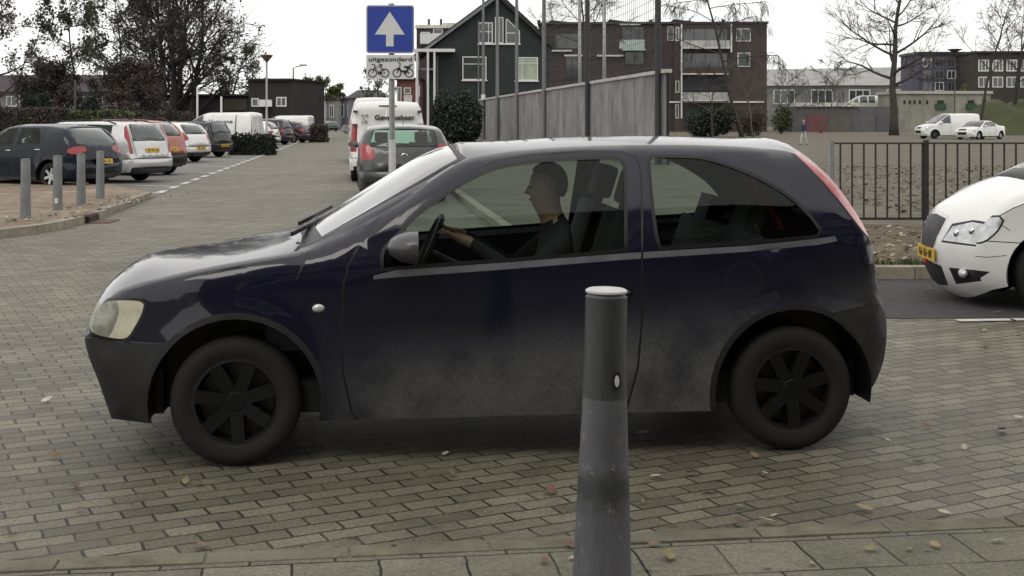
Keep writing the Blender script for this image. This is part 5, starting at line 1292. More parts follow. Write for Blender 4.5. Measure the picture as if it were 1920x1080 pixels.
def bollard(name, label, x, y, z0, hgt, r0, r1, lean=(0, 0), group=None, near=False):
    root = thing(name, label, 'bollard', (x, y, z0), 0, group); root.rotation_euler = (lean[0], lean[1], 0)
    m = banded_paint() if near else mat('grey_bollard_paint', (.17, .18, .185), .6, var=.2, scale=5)
    b = MB(); zs = [0, .05, hgt*.4, hgt*.78, hgt-.012, hgt]
    rr = lambda z: r0+(r1-r0)*min(1, z/(hgt*.8))
    b.lathe([(rr(0), -.15)]+[(rr(z), z) for z in zs[:-1]]+[(rr(hgt)-.008, hgt)], 40)
    sh_ = b.build('shaft', m, root, smooth=True, autosmooth=40)
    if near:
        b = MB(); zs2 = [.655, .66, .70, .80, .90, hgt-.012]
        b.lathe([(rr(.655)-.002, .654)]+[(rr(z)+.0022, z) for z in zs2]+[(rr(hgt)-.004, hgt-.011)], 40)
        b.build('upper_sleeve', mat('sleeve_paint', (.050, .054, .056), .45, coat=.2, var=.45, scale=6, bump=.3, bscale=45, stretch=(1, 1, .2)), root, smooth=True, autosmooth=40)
    b = MB(); b.lathe([(rr(hgt)-.006, hgt), (rr(hgt)+.002, hgt+.002), (rr(hgt)+.002, hgt+.008), (rr(hgt)-.006, hgt+.013), (.0001, hgt+.016)], 40)
    b.build('cap', mat('cap_sky_bright', (.55, .55, .54), .45, var=.15, scale=12) if near else m, root, smooth=True, autosmooth=40)  # near cap coloured pale, standing in for the sky reflected on top
    return root
bs = 583.0
bx, by = at(1128, bs)
nb_ = bollard('bollard', 'dark grey tapered bollard with its cap painted sky bright right in front of the dark car', bx, by, 0, .985, .098, .0655, (0, R(.9)), None, True)
q = MB(); Mq = Matrix.Rotation(R(24), 4, 'Z') @ Matrix.Translation((0, -.0755, .715)) @ Matrix.Rotation(R(90), 4, 'X')
q.prism([(.016*math.cos(a), .030*math.sin(a)) for a in np.linspace(0, 2*math.pi, 21)[:-1]], Mq, .003, 0); q.prism([(.008*math.cos(a), .018*math.sin(a)) for a in np.linspace(0, 2*math.pi, 21)[:-1]], Mq @ Matrix.Translation((0, 0, .001)), .004, 1)
q.build('oval_badge', [M_['ink'], M_['whitepaint']], nb_)
first = None
for i, (px, py, lab) in enumerate(((48, 409, 'grey bollard on the tiled island, nearest to the left edge of the photo'), (108, 394, 'grey bollard with a white sticker low down on the tiled island'), (152, 385, 'grey bollard on the island in front of the dark blue car tail light'), (188, 372, 'darker grey bollard furthest along the tiled island, beside the parking bays'))):
    x, y = gp(px, py, .105)
    if first is None: first = bollard('bollard', lab, x, y, .1, .86, .078, .066, (0, 0), 'grey bollards on the left island'); o = first
    else: o = dup(first, (x, y, .1), i*1.3, lab)
    if i == 1:
        q = MB(); q.box(-.02, -.076, .12, .03, -.071, .2); st = q.build('sticker', M_['whitepaint'], o); st.location = (0, 0, 0); st.rotation_euler = (0, 0, -i*1.3)
# one way sign
ss = 145.0; sx, sy = at(732, ss)
sign = thing('one_way_sign', 'blue square sign with white upward arrow above a small white bicycle plate', 'road sign', (sx, sy, 0), R(2))
zs = lambda py: zz(py, ss)
b = MB(); b.tube([(0.025, .05, 0), (0.01, .05, zs(6))], .038, 14); b.build('post', M_['zinc'], sign, smooth=True, autosmooth=40)
M_blue = mat('sign_blue', (.028, .06, .34), .4, var=.12, scale=3); M_sw = mat('sign_white', (.66, .66, .66), .4, var=.06); M_rim = mat('sign_rim', (.30, .33, .42), .45)
x0, x1, z0, z1 = -45/ss, 44.5/ss, zs(100), zs(10)
b = MB(); Mx = Matrix.Rotation(R(90), 4, 'X')
b.prism(roundrect(x0, z0, x1, z1, .035, 5), Mx, .012, 0)
pn = b.build('sign_panel', M_blue, sign)
b = MB(); o_ = roundrect(x0, z0, x1, z1, .035, 5); i_ = roundrect(x0+.018, z0+.018, x1-.018, z1-.018, .025, 5); n = len(o_)
b.add([(x, -.016, z) for x, z in o_]+[(x, -.016, z) for x, z in i_]+[(x, .006, z) for x, z in o_], [(i, (i+1) % n, n+(i+1) % n, n+i) for i in range(n)]+[((i+1) % n, i, 2*n+i, 2*n+(i+1) % n) for i in range(n)])
b.build('rim', M_rim, pn)
c = -1/ss; zb_ = zs(87); zt2 = zs(22); zm = zs(65); hw_ = 28/ss; sw = 7/ss
b = MB(); b.prism([(c-sw, zb_), (c+sw, zb_), (c+sw, zm), (c+hw_, zm), (c, zt2), (c-hw_, zm), (c-sw, zm)], Matrix.Translation((0, -.0125, 0)) @ Mx, .003); b.build('arrow', M_sw, pn)
x0, x1, z0, z1 = -45/ss, 45/ss, zs(148), zs(103)
b = MB(); b.prism(roundrect(x0, z0, x1, z1, .02, 4), Matrix.Translation((0, .002, 0)) @ Mx, .012); pl = b.build('exception_plate', M_sw, sign)
text_mesh('lettering', 'uitgezonderd', .080, Matrix.Translation((0, -.013, zs(111.5))) @ Mx, M_['ink'], pl, .002, .001, 1.0, .56)
def bike(cx, cz, k, moped):
    b = MB(); T = lambda x, z: (cx+x*k, -.013, cz+z*k)
    def ring(x, z, r, w): b.tube([T(x+r*math.cos(a), z+r*math.sin(a)) for a in np.linspace(0, 2*math.pi, 21)], w*k, 4)
    def bar(*p, w=.045): b.tube([T(*q) for q in p], w*k, 4)
    ring(-.62, 0, .40, .05); ring(.62, 0, .40, .05)
    if not moped:
        bar((-.62, 0), (-.38, .62), (.25, .62), (.05, 0), (-.38, .55)); bar((.05, 0), (.62, 0), (.25, .62)); bar((.25, .62), (.20, .80)); bar((.02, .82), (.36, .82), w=.07); bar((-.38, .62), (-.44, .86), (-.62, .92), (-.66, .82)); ring(.05, 0, .12, .05)
    else:
        bar((-.62, 0), (-.34, .72), (-.28, .98), (-.46, 1.02)); bar((-.40, .52), (-.22, .18), (.30, .18), (.52, .5), w=.10); bar((.1, .62), (.75, .62), w=.10); bar((.30, .18), (.62, 0), w=.07); bar((.05, .05), (.30, .05), w=.14); bar((.62, .82), (.98, .84), w=.05); bar((-.62, .46), (-.3, .5), w=.06)
    return b
bike(-.150, zs(137), .128, False).build('bicycle_symbol', M_['ink'], pl); bike(.165, zs(137), .128, True).build('moped_symbol', M_['ink'], pl)
for z in (zs(30), zs(80), zs(125)):
    b = MB(); b.box(-.06, .0, z-.015, .10, .10, z+.015); b.build('clamp', M_['zinc'], sign)
b = MB(); b.ball((0, 0.02, zs(9)), (.03, .02, .018), 6); b.build('bracket_knob', M_['zinc'], sign, smooth=True)
# grey sign post cover low on the pole
b = MB(); b.tube([(0.022, .05, 0), (0.02, .05, zs(262))], .046, 14); b.build('post_sleeve', mat('sleeve_white', (.38, .38, .38), .5, var=.15), sign, smooth=True)

# lamps
def cone_lamp(label, px, s, ytop, name='street_lamp', col='pole', hr=.30, z0=0, signs=False, rust=False):
    x, y = at(px, s); root = thing(name, label, 'street lamp', (x, y, z0)); ht = zz(ytop, s)-z0
    b = MB(); b.tube([(0, 0, -.1), (0, 0, 1.0), (0, 0, 1.02), (0, 0, ht-.25)], [.085, .085, .055, .045], 10); b.build('pole', M_[col], root, smooth=True)
    b = MB(); b.lathe([(.05, ht-.36), (.09, ht-.30), (hr, ht-.05), (hr*1.02, ht-.02), (hr*.9, ht), (.0001, ht+.03)], 20); b.build('lamp_head', mat('rusty_lamp', (.10, .05, .025), .7, var=.2) if rust else M_['darkpole'], root, smooth=True, autosmooth=40)
    if signs:
        for k in (-1, 1):
            b = MB(); b.box(-.02+.16*k-.13, -.09, zz(200, s), -.02+.16*k+.13, -.07, zz(188, s)); b.build('sign_plate', M_sw, root)
cone_lamp('slim lamp post with a brown cone head beside the clipped hedge on the left', 500, 38, 103, rust=True, signs=True, col='zinc')
cone_lamp('far slim lamp post with a flat cone head at the end of the left row', 605, 19, 155, col='darkpole')
cone_lamp('dark lamp post with wide cone head in front of the bluish block on the right', 1790, 22, 92, col='darkpole', hr=.62, z0=.1)
x, y = at(550, 22); root = thing('street_lamp', 'pale lamp post with an angled arm at the corner of the dark flat building', 'street lamp', (x, y, 0))
b = MB(); ht = zz(128, 22); b.tube([(0, 0, -.1), (0, 0, ht), (.35, 0, ht+.15), (1.0, 0, ht+.28)], [.09, .06, .045, .04], 8); b.build('pole', M_['zinc'], root, smooth=True)
b = MB(); b.box(.55, -.12, ht+.2, 1.15, .12, ht+.33); b.build('lamp_head', M_['zinc'], root, bevel=.03)
for px, s, y0, lab in ((370, 27, 163, 'pale slim post in front of the low dark hall, left of the lamp'), (415, 29, 181, 'short pale post before the hall shutter'), (37, 24, 138, 'pale post at the far left before the brown tree'), (1238, 22, 200, 'bluish grey slim post in front of the apartment block shrubs'), (141, 30, 150, 'dark slim post rising behind the dark blue car roof')):
    x, y = at(px, s); b = MB(); b.tube([(0, 0, -.1), (0, 0, zz(y0, s))], [.085, .065], 8); p = b.build('post', M_['offwhite'] if px in (370, 415, 37) else (M_['darkpole'] if px == 141 else M_['zinc']), smooth=True); p.location = (x, y, 0); tag(p, lab, 'post')
# bin at the far kerb
x, y = at(651, 17); b = MB(); root = thing('wheelie_bin', 'dark green bin standing at the kerb before the white van', 'bin', (x, y, 0))
b = MB(); b.add([(-.28, -.3, .08), (.28, -.3, .08), (.28, .3, .08), (-.28, .3, .08), (-.35, -.38, 1.0), (.35, -.38, 1.0), (.35, .38, 1.0), (-.35, .38, 1.0)], [(3, 2, 1, 0), (0, 1, 5, 4), (1, 2, 6, 5), (2, 3, 7, 6), (3, 0, 4, 7)]); b.build('bin_body', M_['green'], root)
b = MB(); b.box(-.37, -.41, 1.0, .37, .41, 1.07); b.build('lid', M_['black'], root, bevel=.02)
for k in (-.2, .2):
    b = MB(); b.lathe([(.001, -.03), (.1, -.03), (.1, .03), (.001, .03)], 14, 0, Matrix.Translation((k, .3, .1)) @ Matrix.Rotation(R(90), 4, 'Y')); b.build('wheel', M_['rubber'], root)

# railings on the right: every bar stands in one railing between its posts
fs_ = 141.0; fx0, fy0 = at(1556, fs_); fx1 = fx0+5.6
rail = thing('railing', 'dark metal railing with upright bars along the leafy verge on the right', 'fence', (fx0, fy0, .11), R(1.2))
ztop = zz(267, fs_)-.11; M_fence = mat('fence_paint', (.030, .028, .025), .6, var=.3, scale=8)
b = MB(); Lr = 5.6; b.box(0, -.022, ztop-.022, Lr, .022, ztop); b.build('top_rail', M_fence, rail)
b = MB(); b.box(0, -.018, .10, Lr, .018, .135); b.build('bottom_rail', M_fence, rail)
k = 0; xx = .14
while xx < Lr:
    b = MB(); b.box(xx-.010, -.010, .136, xx+.010, .010, ztop-.023); b.build('bar', M_fence, rail); xx += .157
for xx, w, m in ((.02, .045, M_['zinc']), (181/fs_, .045, M_fence), (181/fs_*2+.15, .06, M_fence), (181/fs_*3+.3, .06, M_fence)):
    b = MB(); b.box(xx-w*.6, -.045, -.1, xx+w*.6, .035, ztop+.03); b.build('post', m, rail)

# ------------------------------------------------------------------ trees, hedges, shrubs
def leaves(mb, pts, size, rnd, mi=0, per=1, jit=.12):
    for p in pts:
        for _ in range(per):
            c = Vector(p)+Vector((rnd.gauss(0, jit), rnd.gauss(0, jit), rnd.gauss(0, jit)))
            a = Vector((rnd.gauss(0, 1), rnd.gauss(0, 1), rnd.gauss(0, 1))).normalized(); d = a.cross(Vector((rnd.gauss(0, 1), rnd.gauss(0, 1), rnd.gauss(0, 1)))).normalized()
            s = size*rnd.uniform(.6, 1.4)
            mb.add([c-a*s, c+d*s*.55, c+a*s, c-d*s*.55], [(0, 1, 2, 3)], mi)
def tree(name, label, px, s, ytop, seed, tr=.2, clear=.25, spread=.42, n=(13, 7, 5, 4), up=.55, droop=0, leaf=None, nl=1, ls=.10, bark='bark', group=None, stems=1, z0=.1, twig=.014, flat=1.0, lean=(0, 0), cat='tree', hgt=None):
    x, y = at(px, s); h = (hgt or zz(ytop, s))-z0; rnd = random.Random(seed)
    root = thing(name, label, cat, (x, y, z0), rnd.uniform(0, 6), group); root.rotation_euler = (0, 0, 0)
    tb = MB(); cb = MB(); tips = []
    def path(p, d, L, r0, r1, nseg, wob, lift):
        pts = [p]; rad = [r0]; d = d.normalized()
        for i in range(nseg):
            d = (d+Vector((rnd.gauss(0, wob), rnd.gauss(0, wob), rnd.gauss(0, wob)+lift))).normalized()
            pts.append(pts[-1]+d*L/nseg); rad.append(r0+(r1-r0)*(i+1)/nseg)
        return pts, rad
    def child(pts, rad, t):
        f = t*(len(pts)-1); i = min(int(f), len(pts)-2); return pts[i].lerp(pts[i+1], f-i), rad[i]+(rad[i+1]-rad[i])*(f-i), (pts[i+1]-pts[i]).normalized()
    def sideways(d, ang):
        a = Vector((rnd.gauss(0, 1), rnd.gauss(0, 1), rnd.gauss(0, 1))); a = (a-d*a.dot(d)).normalized(); return d*math.cos(ang)+a*math.sin(ang)
    for st in range(stems):
        d0 = Vector((lean[0]+(rnd.gauss(0, .13) if stems > 1 else 0), lean[1]+(rnd.gauss(0, .13) if stems > 1 else 0), 1)); hh = h*(rnd.uniform(.8, 1) if stems > 1 else 1)
        p0 = Vector((rnd.gauss(0, tr*.9), rnd.gauss(0, tr*.9), -.15)) if stems > 1 else Vector((0, 0, -.15))
        r_ = tr/(stems**.45)
        pts, rad = path(p0, d0, hh, r_, r_*.12, 12, .05, .05); rad[0] *= 1.35
        tb.tube(pts, rad, 8)
        n1 = max(3, int(n[0]/stems**.6))
        for k in range(n1):
            t = clear+(1-clear)*(k+rnd.random())/n1*.97; p, r, d = child(pts, rad, t)
            az = 2.4*k+rnd.uniform(-.5, .5); o = Vector((math.cos(az), math.sin(az), 0))
            L1 = h*spread*(1.05-.65*(t-clear)/(1-clear))*rnd.uniform(.75, 1.15)
            q, qr = path(p, o*flat+Vector((0, 0, up*rnd.uniform(.6, 1.3))), L1, max(r*.55, twig*2), twig*1.3, 6, .11, .05-droop*.05)
            tb.tube(q, qr, 5)
            for k2 in range(n[1]):
                t2 = .22+.78*(k2+rnd.random())/n[1]; p2, r2, d2 = child(q, qr, t2)
                w, wr = path(p2, sideways(d2, rnd.uniform(.5, .95)), L1*.42*(1.15-.6*t2)*rnd.uniform(.7, 1.2), max(r2*.6, twig*1.3), twig, 4, .14, .05-droop*.25)
                cb.tube(w, wr, 3, cap=False)
                for k3 in range(n[2]):
                    t3 = .2+.8*(k3+rnd.random())/n[2]; p3, r3, d3 = child(w, wr, t3)
                    v, vr = path(p3, sideways(d3, rnd.uniform(.4, .9)), L1*.2*rnd.uniform(.6, 1.2), twig, twig*.7, 3, .16, .03-droop*.5)
                    cb.tube(v, vr, 3, cap=False); tips.append(v[-1])
                    for k4 in range(n[3]):
                        p4, r4, d4 = child(v, vr, .25+.75*rnd.random()); u, ur = path(p4, sideways(d4, rnd.uniform(.4, .9)), L1*.10*rnd.uniform(.6, 1.3), twig*.7, twig*.5, 2, .15, -droop*.8)
                        cb.tube(u, ur, 3, cap=False); tips.append(u[-1]); tips.append(u[1])
    tb.build('trunk', M_[bark], root, smooth=True)
    ms = [M_[bark]]
    if leaf:
        ms.append(M_[leaf]); sel = tips if nl >= 1 else rnd.sample(tips, int(len(tips)*nl)); leaves(cb, sel, ls, rnd, 1, max(1, int(nl)), .16)
    cb.build('crown', ms, root)
    return root
def shrub(name, label, px, s, wpx, y0, ybase, seed, leaf='leaf_ev', size=.10, dens=420, depth=1.5, lumps=7, z0=.05, cat='shrub', group=None, box=False, leaf2=None, sp=2.2):
    x, y = at(px, s); w = wpx/s/2; h = zz(y0, s)-z0; rnd = random.Random(seed)
    root = thing(name, label, cat, (x, y, z0), 0, group); b = MB(); st = MB()
    L = []
    if box:
        vol = w*2*depth*2*h; n = int(dens*(w*2*h+depth*2*h+w*2*depth*2))
        for _ in range(n):
            f = rnd.random(); a = rnd.uniform(-w, w); c = rnd.uniform(-depth, depth); z = rnd.uniform(0, h); k = rnd.choice('xxxyyyz')
            if k == 'x': p = (a, -depth+rnd.gauss(0, .05), z)
            elif k == 'y': p = (rnd.choice((-1, 1))*w+rnd.gauss(0, .05), c, z)
            else: p = (a, c, h+rnd.gauss(0, .05))
            L.append(p)
        st.box(-w+.08, -depth+.08, 0, w-.08, depth-.08, h-.08)
    else:
        for k in range(lumps):
            cx = rnd.uniform(-w*.62, w*.62); cy = rnd.uniform(-depth*.6, depth*.6); rr = (rnd.uniform(.32, .5)*w, rnd.uniform(.4, .7)*depth, rnd.uniform(.22, .36)*h); cz = rnd.uniform(.25, .68)*h if k else .64*h
            for _ in range(int(dens*(rr[0]*rr[2]*sp+.4))):
                v = Vector((rnd.gauss(0, 1), rnd.gauss(0, 1), rnd.gauss(0, 1))).normalized()*(rnd.random()**.4+abs(rnd.gauss(0, .16)))
                L.append((cx+v.x*rr[0], cy+v.y*rr[1], max(.03, cz+v.z*rr[2])))
            st.tube([(0, 0, -.1), (cx*.4, cy*.4, cz*.5), (cx, cy, cz+rr[2]*.6)], [.05, .035, .015], 5)
    if leaf2: half = [p for p in L if rnd.random() < .25]; rest = [p for p in L if p not in set(half)]
    else: half, rest = [], L
    leaves(b, rest, size, rnd, 0, 1, .03)
    if half: leaves(b, half, size, rnd, 1, 1, .03)
    st.build('core' if box else 'stems', M_['bark'], root)
    b.build('foliage', [M_[leaf]]+([M_[leaf2]] if leaf2 else []), root)
    return root

# left
tree('bare_tree', 'purple brown tree cut by the left edge of the photo', 6, 26, -60, 11, .24, .2, .30, (14, 6, 5, 3), .7, leaf='leaf_brown', nl=1, ls=.11, twig=.018)
tree('leafy_tree', 'young tree with sparse dark leaves behind the dark blue car', 148, 24, -30, 12, .14, .20, .40, (17, 6, 5, 3), .35, leaf='leaf_dark', nl=1, ls=.14, twig=.018)
tree('leafy_tree', 'second sparse leaved tree between the young tree and the big one', 232, 21, -40, 13, .16, .20, .40, (16, 6, 5, 3), .4, leaf='leaf_dark', nl=.8, ls=.13, twig=.02)
tree('bare_tree', 'big many stemmed tree with dark upright limbs behind the left row of cars', 332, 23, -150, 14, .62, .12, .40, (38, 7, 5, 3), .85, stems=7, twig=.023, leaf='leaf_dark', nl=.3, ls=.13)
tree('leafy_tree', 'bushy tree with brownish leaves above the low dark hall', 425, 22, 92, 15, .16, .25, .46, (12, 6, 5, 3), .35, leaf='leaf_olive', nl=1, ls=.11, twig=.02)
for i, (px, y0, lab) in enumerate(((70, 118, 'small brown leaved tree at the left, beside the pale post'), (118, 130, 'small purple brown tree below the young leafy tree'), (215, 122, 'small brown leaved tree right of the young leafy tree'), (262, 128, 'small dark brown tree left of the big many stemmed one'))):
    tree('small_tree', lab, px, 25, y0, 40+i, .08, .28, .50, (11, 6, 5, 3), .35, leaf='leaf_brown', nl=2, ls=.10, twig=.016, group='small brown trees on the left')
shrub('green_shrub', 'dark green shrub low beside the pale post on the far left', 68, 27, 56, 171, 0, 51, 'leaf_ev', .10, 500, 1.0, 8)
shrub('green_shrub', 'dark green shrub between the two slim trees on the left', 160, 26, 46, 176, 0, 52, 'leaf_ev', .10, 500, 1.0, 7)
shrub('clipped_hedge', 'long brown clipped hedge behind the dark blue car', 30, 34, 175, 205, 0, 53, 'leaf_brown', .09, 260, .6, 0, box=True, cat='hedge', leaf2='leaf_ev')
shrub('clipped_hedge', 'low olive hedge behind the silver estate', 175, 33, 140, 210, 0, 54, 'leaf_olive', .09, 240, .6, 0, box=True, cat='hedge', leaf2='leaf_ev')
shrub('clipped_hedge', 'dark brown hedge under the big many stemmed tree', 300, 31, 115, 212, 0, 58, 'leaf_brown', .09, 240, .6, 0, box=True, cat='hedge', leaf2='leaf_ev')
shrub('clipped_hedge', 'low clipped nearly black hedge between the black car and the lamp post', 474, 42.5, 76, 254, 0, 55, 'leaf_ev', .07, 420, .5, 0, box=True, cat='hedge', z0=0)
shrub('clipped_hedge', 'rust brown low hedge at the far end of the left row', 597, 27, 30, 236, 0, 56, 'leaf_brown', .09, 300, .5, 0, box=True, cat='hedge', z0=0)
tree('distant_tree', 'bushy brown tree above the small houses at the street end', 597, 11, 150, 16, .2, .3, .45, (11, 6, 5, 3), .4, leaf='leaf_olive', nl=1.5, ls=.22, twig=.03, z0=0, group='trees at the street end')
tree('distant_tree', 'small olive tree above the roof of the grey little house', 622, 11, 158, 17, .15, .35, .30, (9, 6, 5, 3), .6, leaf='leaf_olive', nl=1, ls=.2, twig=.03, z0=0, group='trees at the street end')
tree('distant_tree', 'pale bare tree behind the tall white van and the sign post', 708, 15, 128, 18, .2, .2, .45, (11, 6, 5, 3), .5, twig=.03, bark='barkgrey', z0=0, leaf='leaf_olive', nl=.2, ls=.15)
tree('leafy_tree', 'dark leaved tree filling the gap left of the big many stemmed one', 285, 22, -30, 29, .16, .20, .36, (15, 6, 5, 3), .5, leaf='leaf_dark', nl=1, ls=.13, twig=.02)
# by the house
shrub('evergreen_bush', 'big nearly black evergreen bush against the dark green house', 855, 30, 92, 172, 0, 57, 'leaf_ev', .10, 900, 1.6, 16, leaf2='leaf_dark', sp=2.4)
shrub('evergreen_bush', 'smaller dark bush leaning on the left of the big evergreen one', 826, 30, 44, 190, 0, 61, 'leaf_ev', .10, 900, 1.2, 9, sp=2.4)
# behind the court
tree('bare_tree', 'bare twiggy tree rising above the apartment roof between the net poles', 1090, 17, -95, 19, .22, .42, .36, (15, 7, 5, 4), .5, twig=.022)
tree('weeping_tree', 'leaning bare tree with hanging twigs in front of the apartment block', 1392, 22, -130, 20, .17, .38, .34, (13, 8, 6, 4), .25, droop=1.1, twig=.016, lean=(-.30, 0))
tree('bare_tree', 'small bare forked tree in front of the white balconies', 1336, 26, 128, 21, .09, .35, .5, (8, 5, 4, 3), .6, twig=.014)
tree('bare_tree', 'bare leaning sapling at the right corner of the apartment block', 1412, 24, 100, 26, .07, .3, .45, (9, 5, 4, 3), .7, twig=.012, bark='barkgrey', lean=(-.12, 0))
shrub('evergreen_bush', 'dark green shrubs below the apartment balconies', 1330, 22, 88, 196, 0, 62, 'leaf_ev', .12, 420, 1.5, 11, leaf2='leaf_dark')
shrub('brown_shrub', 'brownish bare shrub at the right corner of the apartment block', 1408, 21, 66, 200, 0, 63, 'leaf_brown', .09, 200, 1.2, 8)
# right
tree('bare_tree', 'large bare spreading tree standing alone on the right', 1676, 20, -95, 22, .40, .24, .40, (18, 8, 6, 4), .42, twig=.018)
tree('bare_tree', 'slender bare tree before the dark block on the right, forked high', 1836, 20, -30, 23, .17, .40, .32, (12, 6, 5, 4), .9, twig=.015)
tree('bare_tree', 'bare tree with upright limbs nearest the right edge', 1893, 19, -40, 24, .20, .30, .34, (13, 7, 5, 4), .8, twig=.016, stems=2)
tree('bare_tree', 'thin pale bare sapling in front of the grey garage row', 1538, 17, 100, 25, .09, .15, .42, (12, 6, 4, 3), .8, twig=.016, bark='barkgrey', stems=2)
tree('bare_tree', 'thin pale bare sapling beside the apartment block, left of the garages', 1478, 16, 108, 27, .09, .15, .45, (11, 6, 4, 3), .8, twig=.016, bark='barkgrey', stems=2)
shrub('green_shrub', 'fresh green shrub between the apartment block and the garages', 1465, 18, 46, 190, 0, 64, 'leaf_dark', .12, 300, 1.2, 7, leaf2='leaf_olive')
shrub('olive_shrub', 'olive shrub on the bank above the concrete building', 1815, 13, 40, 155, 0, 66, 'leaf_olive', .16, 200, 1.2, 6)

# ------------------------------------------------------------------ people
def figure(root_name, label, joints, edges, rad, bones, mats_, parent=None, loc=(0, 0, 0), rz=0):
    """one continuous skinned body; bones: list of (a, b, material index)"""
    names = list(joints); bm = bmesh.new(); sk = bm.verts.layers.skin.verify(); vs = {k: bm.verts.new(joints[k]) for k in names}
    for a, b_ in edges: bm.edges.new((vs[a], vs[b_]))
    for k in names:
        r = rad[k]; vs[k][sk].radius = (r, r) if not hasattr(r, '__len__') else r; vs[k][sk].use_root = (k == 'pelvis')
    me = bpy.data.meshes.new(root_name); bm.to_mesh(me); bm.free()
    o = bpy.data.objects.new(root_name, me); COL.objects.link(o)
    o.modifiers.new('skin', 'SKIN'); sd = o.modifiers.new('sub', 'SUBSURF'); sd.levels = 2; sd.render_levels = 2
    dg = bpy.context.evaluated_depsgraph_get(); m2 = bpy.data.meshes.new_from_object(o.evaluated_get(dg))
    bpy.data.objects.remove(o)
    for m in mats_: m2.materials.append(m)
    for p in m2.polygons:
        c = p.center; best = (9, 0)
        for a, b_, mi in bones:
            A = Vector(joints[a]); B = Vector(joints[b_]); AB = B-A; t = max(0, min(1, (c-A).dot(AB)/max(AB.length_squared, 1e-9))); d = (c-A-AB*t).length
            if d < best[0]: best = (d, mi)
        p.material_index = best[1]; p.use_smooth = True
    o = bpy.data.objects.new(root_name, m2); COL.objects.link(o); o.location = loc; o.rotation_euler = (0, 0, rz)
    tag(o, label, 'person')
    return o
M_skin = mat('skin', (.36, .21, .15), .55, var=.1); M_hair = mat('dark_hair', (.03, .02, .015), .7, var=.2)
M_cd = mat('dark_jacket', (.018, .018, .022), .9, var=.2, scale=14); M_jean = mat('dark_trousers', (.025, .028, .04), .9, var=.2)
M_blu = mat('blue_coat', (.03, .035, .11), .85, var=.2, scale=10); M_wht = mat('white_trousers', (.50, .50, .48), .85, var=.1, scale=10); M_shoe = mat('shoes', (.03, .03, .03), .6)
def hand_chain(J, E, Rr, B, side, wrist, palm, dirv, across, mi):
    """palm with four unequal curled fingers and a thumb off its side"""
    d = Vector(dirv).normalized(); ac = Vector(across).normalized(); up = d.cross(ac)
    J[side+'palm'] = tuple(Vector(palm)); E.append((side+'wrist', side+'palm')); Rr[side+'palm'] = .026; B.append((side+'wrist', side+'palm', mi))
    for k, (off, ln_) in enumerate(((-.03, .062), (-.010, .075), (.010, .070), (.03, .055))):
        p1 = Vector(palm)+d*.035+ac*off; p2 = p1+d*ln_*.5; p3 = p2+d*ln_*.25-up*ln_*.4
        for j, p in enumerate((p1, p2, p3)):
            J[f'{side}f{k}{j}'] = tuple(p); Rr[f'{side}f{k}{j}'] = (.010, .009, .0075)[j]
            a = side+'palm' if j == 0 else f'{side}f{k}{j-1}'; E.append((a, f'{side}f{k}{j}')); B.append((a, f'{side}f{k}{j}', mi))
    for j, p in enumerate((Vector(palm)-d*.005-ac*.045, Vector(palm)+d*.025-ac*.062-up*.012)):
        J[f'{side}t{j}'] = tuple(p); Rr[f'{side}t{j}'] = (.011, .009)[j]; a = side+'palm' if j == 0 else f'{side}t0'; E.append((a, f'{side}t{j}')); B.append((a, f'{side}t{j}', mi))
def head_bits(root, c, fwd, s=1.0, hair=M_hair):
    f = Vector(fwd).normalized(); sd = Vector((0, 0, 1)).cross(f); c = Vector(c); Rm = Matrix((( f.x, sd.x, 0, c.x), (f.y, sd.y, 0, c.y), (f.z, sd.z, 1, c.z), (0, 0, 0, 1)))
    b = MB(); vs = []; n = 10
    b.ball((-.018*s, 0, .022*s), (.100*s, .086*s, .108*s), 10, 0, Rm)
    Ri = Rm.inverted()
    def keep(fc):
        c_ = sum((Ri @ Vector(b.v[i]) for i in fc), Vector())/len(fc)/s
        return not ((c_.x > .045 and c_.z < .075) or (c_.x > -.005 and c_.z < .035) or c_.z < -.05)
    me_f = [fc for fc in b.f if keep(fc)]
    b.f = me_f; b.m = [0]*len(me_f); b.build('hair', hair, root, smooth=True)
    for sg in (-1, 1):
        b = MB(); b.ball((.070*s, sg*.030*s, .005*s), (.010*s, .014*s, .008*s), 5, 0, Rm); b.build('eye', M_['ink'], root, smooth=True)
        b = MB(); b.ball((.0, sg*.088*s, -.005*s), (.018*s, .010*s, .030*s), 5, 0, Rm); b.build('ear', M_skin, root, smooth=True)
    b = MB(); b.add([Rm @ Vector(v) for v in ((.070*s, -.012*s, .0), (.070*s, .012*s, 0), (.102*s, 0, -.025*s), (.068*s, -.018*s, -.036*s), (.068*s, .018*s, -.036*s), (.076*s, 0, .014*s))], [(0, 2, 5), (1, 5, 2), (0, 3, 2), (1, 2, 4), (2, 3, 4)]); b.build('nose', M_skin, root, smooth=True)
    b = MB(); b.ball((.066*s, 0, -.056*s), (.012*s, .025*s, .006*s), 5, 0, Rm); b.build('mouth', mat('lips', (.22, .09, .08), .5), root, smooth=True)
